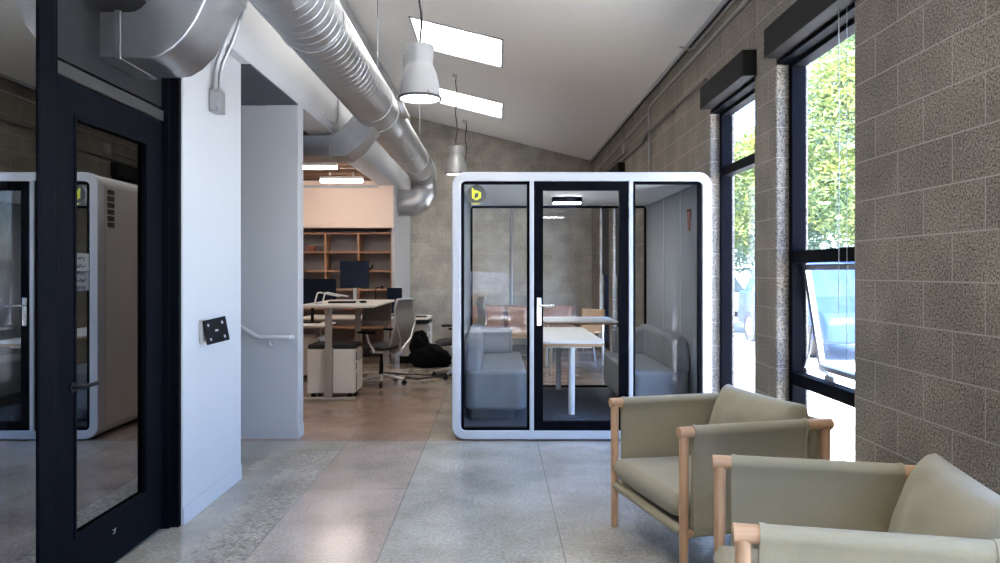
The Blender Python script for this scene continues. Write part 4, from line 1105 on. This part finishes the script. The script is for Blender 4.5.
for k, (pts, lab) in enumerate((([(-1.25,9.9,.012),(-1.05,9.75,.012),(-.85,9.95,.012),(-.55,10.25,.012),(-.1,10.4,.012)], 'black cable trailing over the floor from the office chair towards the booth'),
                               ([(-1.6,10.3,.012),(-1.2,10.15,.012),(-.9,10.12,.012),(-.6,10.42,.012),(-.2,10.55,.012)], 'second black floor cable lying nearer the end wall'))):
    P = [Vector(p) for p in pts]; Q = []
    for i in range(len(P)-1):
        for t in range(6): Q.append(P[i].lerp(P[i+1], t/6)+Vector((0, .02*math.sin(i*6+t), 0)))
    f = MB(); f.tube(Q+[P[-1]], .012, 8); tag(f.build('floor_cable', cable_black), lab, 'cable')

# ------------------------------------------------------------------ lounge behind the booth
sf = thing('leather_sofa', 'long tan leather sofa against the end wall seen through the booth', 'sofa', (.50, 13.75, 0))
box(-1.02, 1.02, -.40, .35, .22, .29).build('base_frame', oak_edge, sf, bevel=.006)
for x in (-.95, .95):
    for y in (-.34, .30): box(x-.03, x+.03, y-.03, y+.03, 0, .22).build('leg', oak_edge, sf, bevel=.004)
for i, (a, b) in enumerate(((-1.0,-.345), (-.335,.335), (.345,1.0))):
    M = Matrix.Translation(((a+b)/2, -.05, .36)); f = MB(); f.pillow(b-a+.02, .72, .17, M, 20, .25, wrinkle=.02, seed=i); f.build('seat_cushion', leather, sf, smooth=80)
    M = Matrix.Translation(((a+b)/2, .25, .56)) @ Matrix.Rotation(R(-10), 4, 'X') @ Matrix.Rotation(R(90), 4, 'X'); f = MB(); f.pillow(b-a+.02, .50, .20, M, 20, .22, wrinkle=.03, seed=i+4); f.build('back_cushion', leather, sf, smooth=80)
ct = thing('coffee_table', 'low oak coffee table in front of the tan leather sofa', 'table', (.30, 11.9, 0))
box(-.55,.55,-.32,.32,.41,.45).build('tabletop', oak_edge, ct, bevel=.006)
for x in (-.47,.47):
    for y in (-.25,.25): box(x-.025,x+.025,y-.025,y+.025,0,.41).build('leg', oak_edge, ct, bevel=.004)
dt2 = thing('dining_table', 'white topped table standing behind the booth near the far windows', 'table', (1.20, 10.75, 0))
f = MB(); f.prism(rrect(-.52,.52,-.55,.55,.05,4), lambda p,t:(p[0],p[1],t), .725, .748); f.build('tabletop', table_white, dt2, bevel=.003)
f = MB(); f.prism(rrect(-.50,.50,-.53,.53,.05,4), lambda p,t:(p[0],p[1],t), .70, .725); f.build('oak_underside', oak_edge, dt2, bevel=.003)
for x in (-.44,.44):
    for y in (-.46,.46): f = MB(); f.cyl((x,y,0),(x*.96,y*.96,.70),.018,.024); f.build('leg', ped_white, dt2)
sc = thing('shell_chair', 'tan plywood shell chair behind the white topped table', 'chair', (1.52, 12.05, 0), R(60))
f = MB()
def shellfn(d):
    def fn(a, b):
        s = 2*b-1; t = a
        if t < .5: x = -.22+.40*t*2*.95; z = .44-.02*math.sin(PI*t*2)+.03*s*s
        else:
            q = (t-.5)*2; x = .16+.10*q; z = .44+.38*q**.9
            x -= .05*s*s*q
        return (x+d, s*(.22-.04*max(0,t-.7)), z)
    return fn
f.grid(shellfn(0), 20, 12); o = f.build('shell', tan_shell, sc, smooth=80); so = o.modifiers.new('thick', 'SOLIDIFY'); so.thickness = .012
for x, y in ((-.17,-.17),(-.17,.17),(.17,-.17),(.17,.17)):
    f = MB(); f.cyl((x*1.2,y*1.2,0),(x*.7,y*.7,.43),.012); f.build('leg', zinc, sc)

# ------------------------------------------------------------------ outside: trees and parked cars
def tree(label, x, y, h, blobs, m, n, leaf=.09, seed=0, group=None):
    e = thing('tree', label, 'tree', (x, y, 0), 0, group)
    rnd = random.Random(seed)
    f = MB(); f.tube([(0,0,-.05),(.05,.03,h*.3),(-.04,.06,h*.6),(.02,0,h*.85)], [.13,.10,.07,.03], 9)
    tr = f.build('trunk', bark, e)
    for k in range(5):
        a = rnd.uniform(0, 2*PI); z = h*rnd.uniform(.3,.6)
        f = MB(); f.tube([(0,0,z),(.5*math.cos(a),.5*math.sin(a),z+.5),(1.1*math.cos(a),1.1*math.sin(a),z+1.3)], [.05,.035,.012], 6); f.build('branch', bark, tr)
    verts, faces = [], []
    tot = sum(b[3]*b[4]*b[5] for b in blobs)
    for bx_, by_, bz_, rx, ry, rz_ in blobs:
        for _ in range(int(n*rx*ry*rz_/tot)):
            while True:
                d = Vector((rnd.uniform(-1,1), rnd.uniform(-1,1), rnd.uniform(-1,1)))
                if d.length < 1: break
            d = d*(d.length**-.35 if d.length > .05 else 1)
            c = Vector((bx_+d.x*rx, by_+d.y*ry, bz_+d.z*rz_))
            u = Vector((rnd.gauss(0,1), rnd.gauss(0,1), rnd.gauss(0,.6))).normalized(); v = u.orthogonal().normalized()
            v = (v*math.cos(rnd.uniform(0,PI)) + u.cross(v)*math.sin(rnd.uniform(0,PI))).normalized()
            L_ = leaf*rnd.uniform(.7,1.5); w_ = L_*.27; i = len(verts)
            verts += [c-u*L_, c+v*w_, c+u*L_, c-v*w_]; faces.append((i,i+1,i+2,i+3))
    me = bpy.data.meshes.new('foliage'); me.from_pydata(verts, [], faces); me.materials.append(m)
    o = bpy.data.objects.new('foliage', me); COL.objects.link(o); o.parent = e
    return e
tree('tall loose tree with yellow-green crown outside the open sash window', 7.7, 14.4, 6.5, [(0,0,4.2,1.7,2.2,2.2),(-.5,-.6,2.9,1.3,1.6,1.0),(.3,.8,5.6,1.3,1.6,1.3)], leaf_yellow, 36000, .060, 1)
tree('grey-green tree behind the yellow-green one outside the open sash window', 9.3, 16.5, 8.5, [(0,0,4.8,2.4,3.4,2.8),(-.5,1.2,2.6,2.2,3.0,1.3),(0,-1,7.,1.8,2.2,1.4)], leaf_green, 30000, .080, 2)
tree('yellow-green street tree outside the window beside the booth', 7.1, 18.9, 5.6, [(0,0,3.6,1.5,2.0,1.5),(.2,.6,4.6,1.1,1.5,.8),(0,-.4,2.5,1.2,1.6,.7)], leaf_yellow, 26000, .068, 3)
tree('grey-green street tree farther along past the white parked car', 7.6, 23.6, 5.8, [(0,0,3.6,1.9,3.2,1.9),(0,-1,2.4,1.7,2.5,1.0)], leaf_green, 9000, .11, 4)
tree('leafy grey-green tree beyond the far windows', 7.6, 31, 6.8, [(0,0,3.6,2.4,5.2,2.8)], leaf_green, 6000, .14, 5)
tree('yellow-green tree outside in front of the glazed end', -4.6, -15, 6.0, [(0,0,4.0,2.4,1.9,1.8)], leaf_green, 6000, .13, 8)
def car(label, loc, rz, paint, van=False):
    e = thing('car', label, 'car', loc, rz)      # length along x, front at -x
    L_, W_ = 4.4, 1.78
    if van: prof = [(-2.2,.30),(-2.22,.62),(-2.05,.80),(-1.25,.95),(-1.05,1.02),(2.1,1.08),(2.18,.95),(2.2,.35)]
    else: prof = [(-2.15,.30),(-2.2,.58),(-2.05,.74),(-1.1,.92),(-.95,.96),(1.6,.98),(2.1,.92),(2.18,.70),(2.15,.32)]
    rings = []
    for y, k, dz in ((-W_/2, .965, -.03), (-W_/2+.06, 1., 0), (0, 1.008, .015), (W_/2-.06, 1., 0), (W_/2, .965, -.03)):
        rings.append([(x*k, y, z+(dz if z > .5 else 0)) for x, z in prof])
    f = MB(); f.loft(rings); f.build('car_body', paint, e, bevel=.04, smooth=50)
    cab = [(-1.05,.94),(-.35,1.42),(-.1,1.47),(1.1,1.46),(1.75,.97)] if not van else [(-1.1,.98),(-.45,1.62),(-.2,1.68),(2.0,1.66),(2.1,1.03)]
    f = MB(); f.loft([[(x*.98, s*(W_/2-.06-.20*max(0,(z-.95))/.5), z) for x, z in cab] for s in (-1,1)]); f.build('cabin', paint, e, bevel=.04, smooth=50)
    zt = 1.38 if not van else 1.55
    for s in (-1, 1):
        def wy(z): return s*(W_/2-.06-.20*max(0,(z-.95))/.5+.004)
        for a, b, c, d in (((-.82,1.0),(-.28,zt),(.32,zt),(.32,1.0)), ((.40,1.0),(.40,zt),(1.05,zt),(1.5,1.02))):
            f = MB(); P = [a,b,c,d]; f.loft([[(x, wy(z)+t*s, z) for x, z in P] for t in (-.01, .004)]); f.build('side_window', car_glass, e, smooth=0)
    f = MB(); f.loft([[(-1.03+t, -.62, .99),(-1.03+t,.62,.99),(-.40+t,.54,zt+.0),(-.40+t,-.54,zt+.0)] for t in (-.03,.02)]); f.build('windscreen', car_glass, e, smooth=0)
    for x in (-1.38, 1.35):
        for s in (-1, 1):
            f = MB(); f.cyl((x,s*(W_/2-.20),.32),(x,s*(W_/2+.01),.32),.32,None,28); wh = f.build('wheel', tyre, e)
            f = MB(); f.cyl((x,s*(W_/2+.005),.32),(x,s*(W_/2+.02),.32),.20,.17,20); f.build('hub_cap', zinc, wh)
    for s in (-1, 1):
        box(-2.20,-2.10, s*.62-.18, s*.62+.18, .60, .72).build('headlamp', chrome, e, bevel=.02)
        box(2.10,2.17, s*.66-.12, s*.66+.12, .72, .88).build('tail_lamp', red_lamp, e, bevel=.02)
        f = MB(); f.box(-.82,-.66, s*(W_/2+.0), s*(W_/2+.14), 1.0, 1.12); f.build('wing_mirror', paint, e, bevel=.03)
    box(-2.21,-2.12,-.42,.42,.42,.56).build('front_grille', plastic_black, e, bevel=.01)
    return e
car('pale blue parked van outside the window with the open sash', (6.2, 13.9, -.02), R(90), car_blue, True)
car('white parked car outside the window beside the booth', (5.6, 19.2, -.02), R(90), car_white)
car('silver parked car beyond the glazed end of the room', (-.6, -9.6, -.02), R(72), car_silver)

# low building across the street from the glazed end: mirrored in the glass
bl = thing('building', 'plain grey street building across from the glazed end of the room', 'building', (0, -19, 0))
box(-16, 14, -6, 0, -.1, 7.5).build('wall', mat('street_building_render', (.20,.20,.20), .8, var=.1, vscale=2), bl, smooth=0)
box(-16.2, 14.2, -6.2, .25, 7.5, 7.8).build('roof_edge', mat('street_roof_edge', (.35,.35,.34), .7), bl, smooth=0)
for i in range(9):
    for z in (1.0, 4.3):
        wf = frame_mb(-14.5+i*3.1, -12.7+i*3.1, z, z+1.9, .08, 0, .06).build('window', table_white, bl, smooth=0)
        box(-14.45+i*3.1, -12.75+i*3.1, .005, .02, z+.05, z+1.85).build('pane', car_glass, wf, smooth=0)

# ------------------------------------------------------------------ view
S.view_settings.view_transform = 'Standard'; S.view_settings.look = 'None'
S.view_settings.exposure = 1.86; S.view_settings.gamma = 1; S.view_settings.use_curve_mapping = False
S.cycles.use_denoising = True; S.cycles.denoising_prefilter = 'ACCURATE'
S.cycles.max_bounces = 12; S.cycles.diffuse_bounces = 6; S.cycles.glossy_bounces = 6; S.cycles.transparent_max_bounces = 24; S.cycles.transmission_bounces = 8
S.cycles.sample_clamp_indirect = 6
S.cycles.caustics_reflective = False; S.cycles.caustics_refractive = False
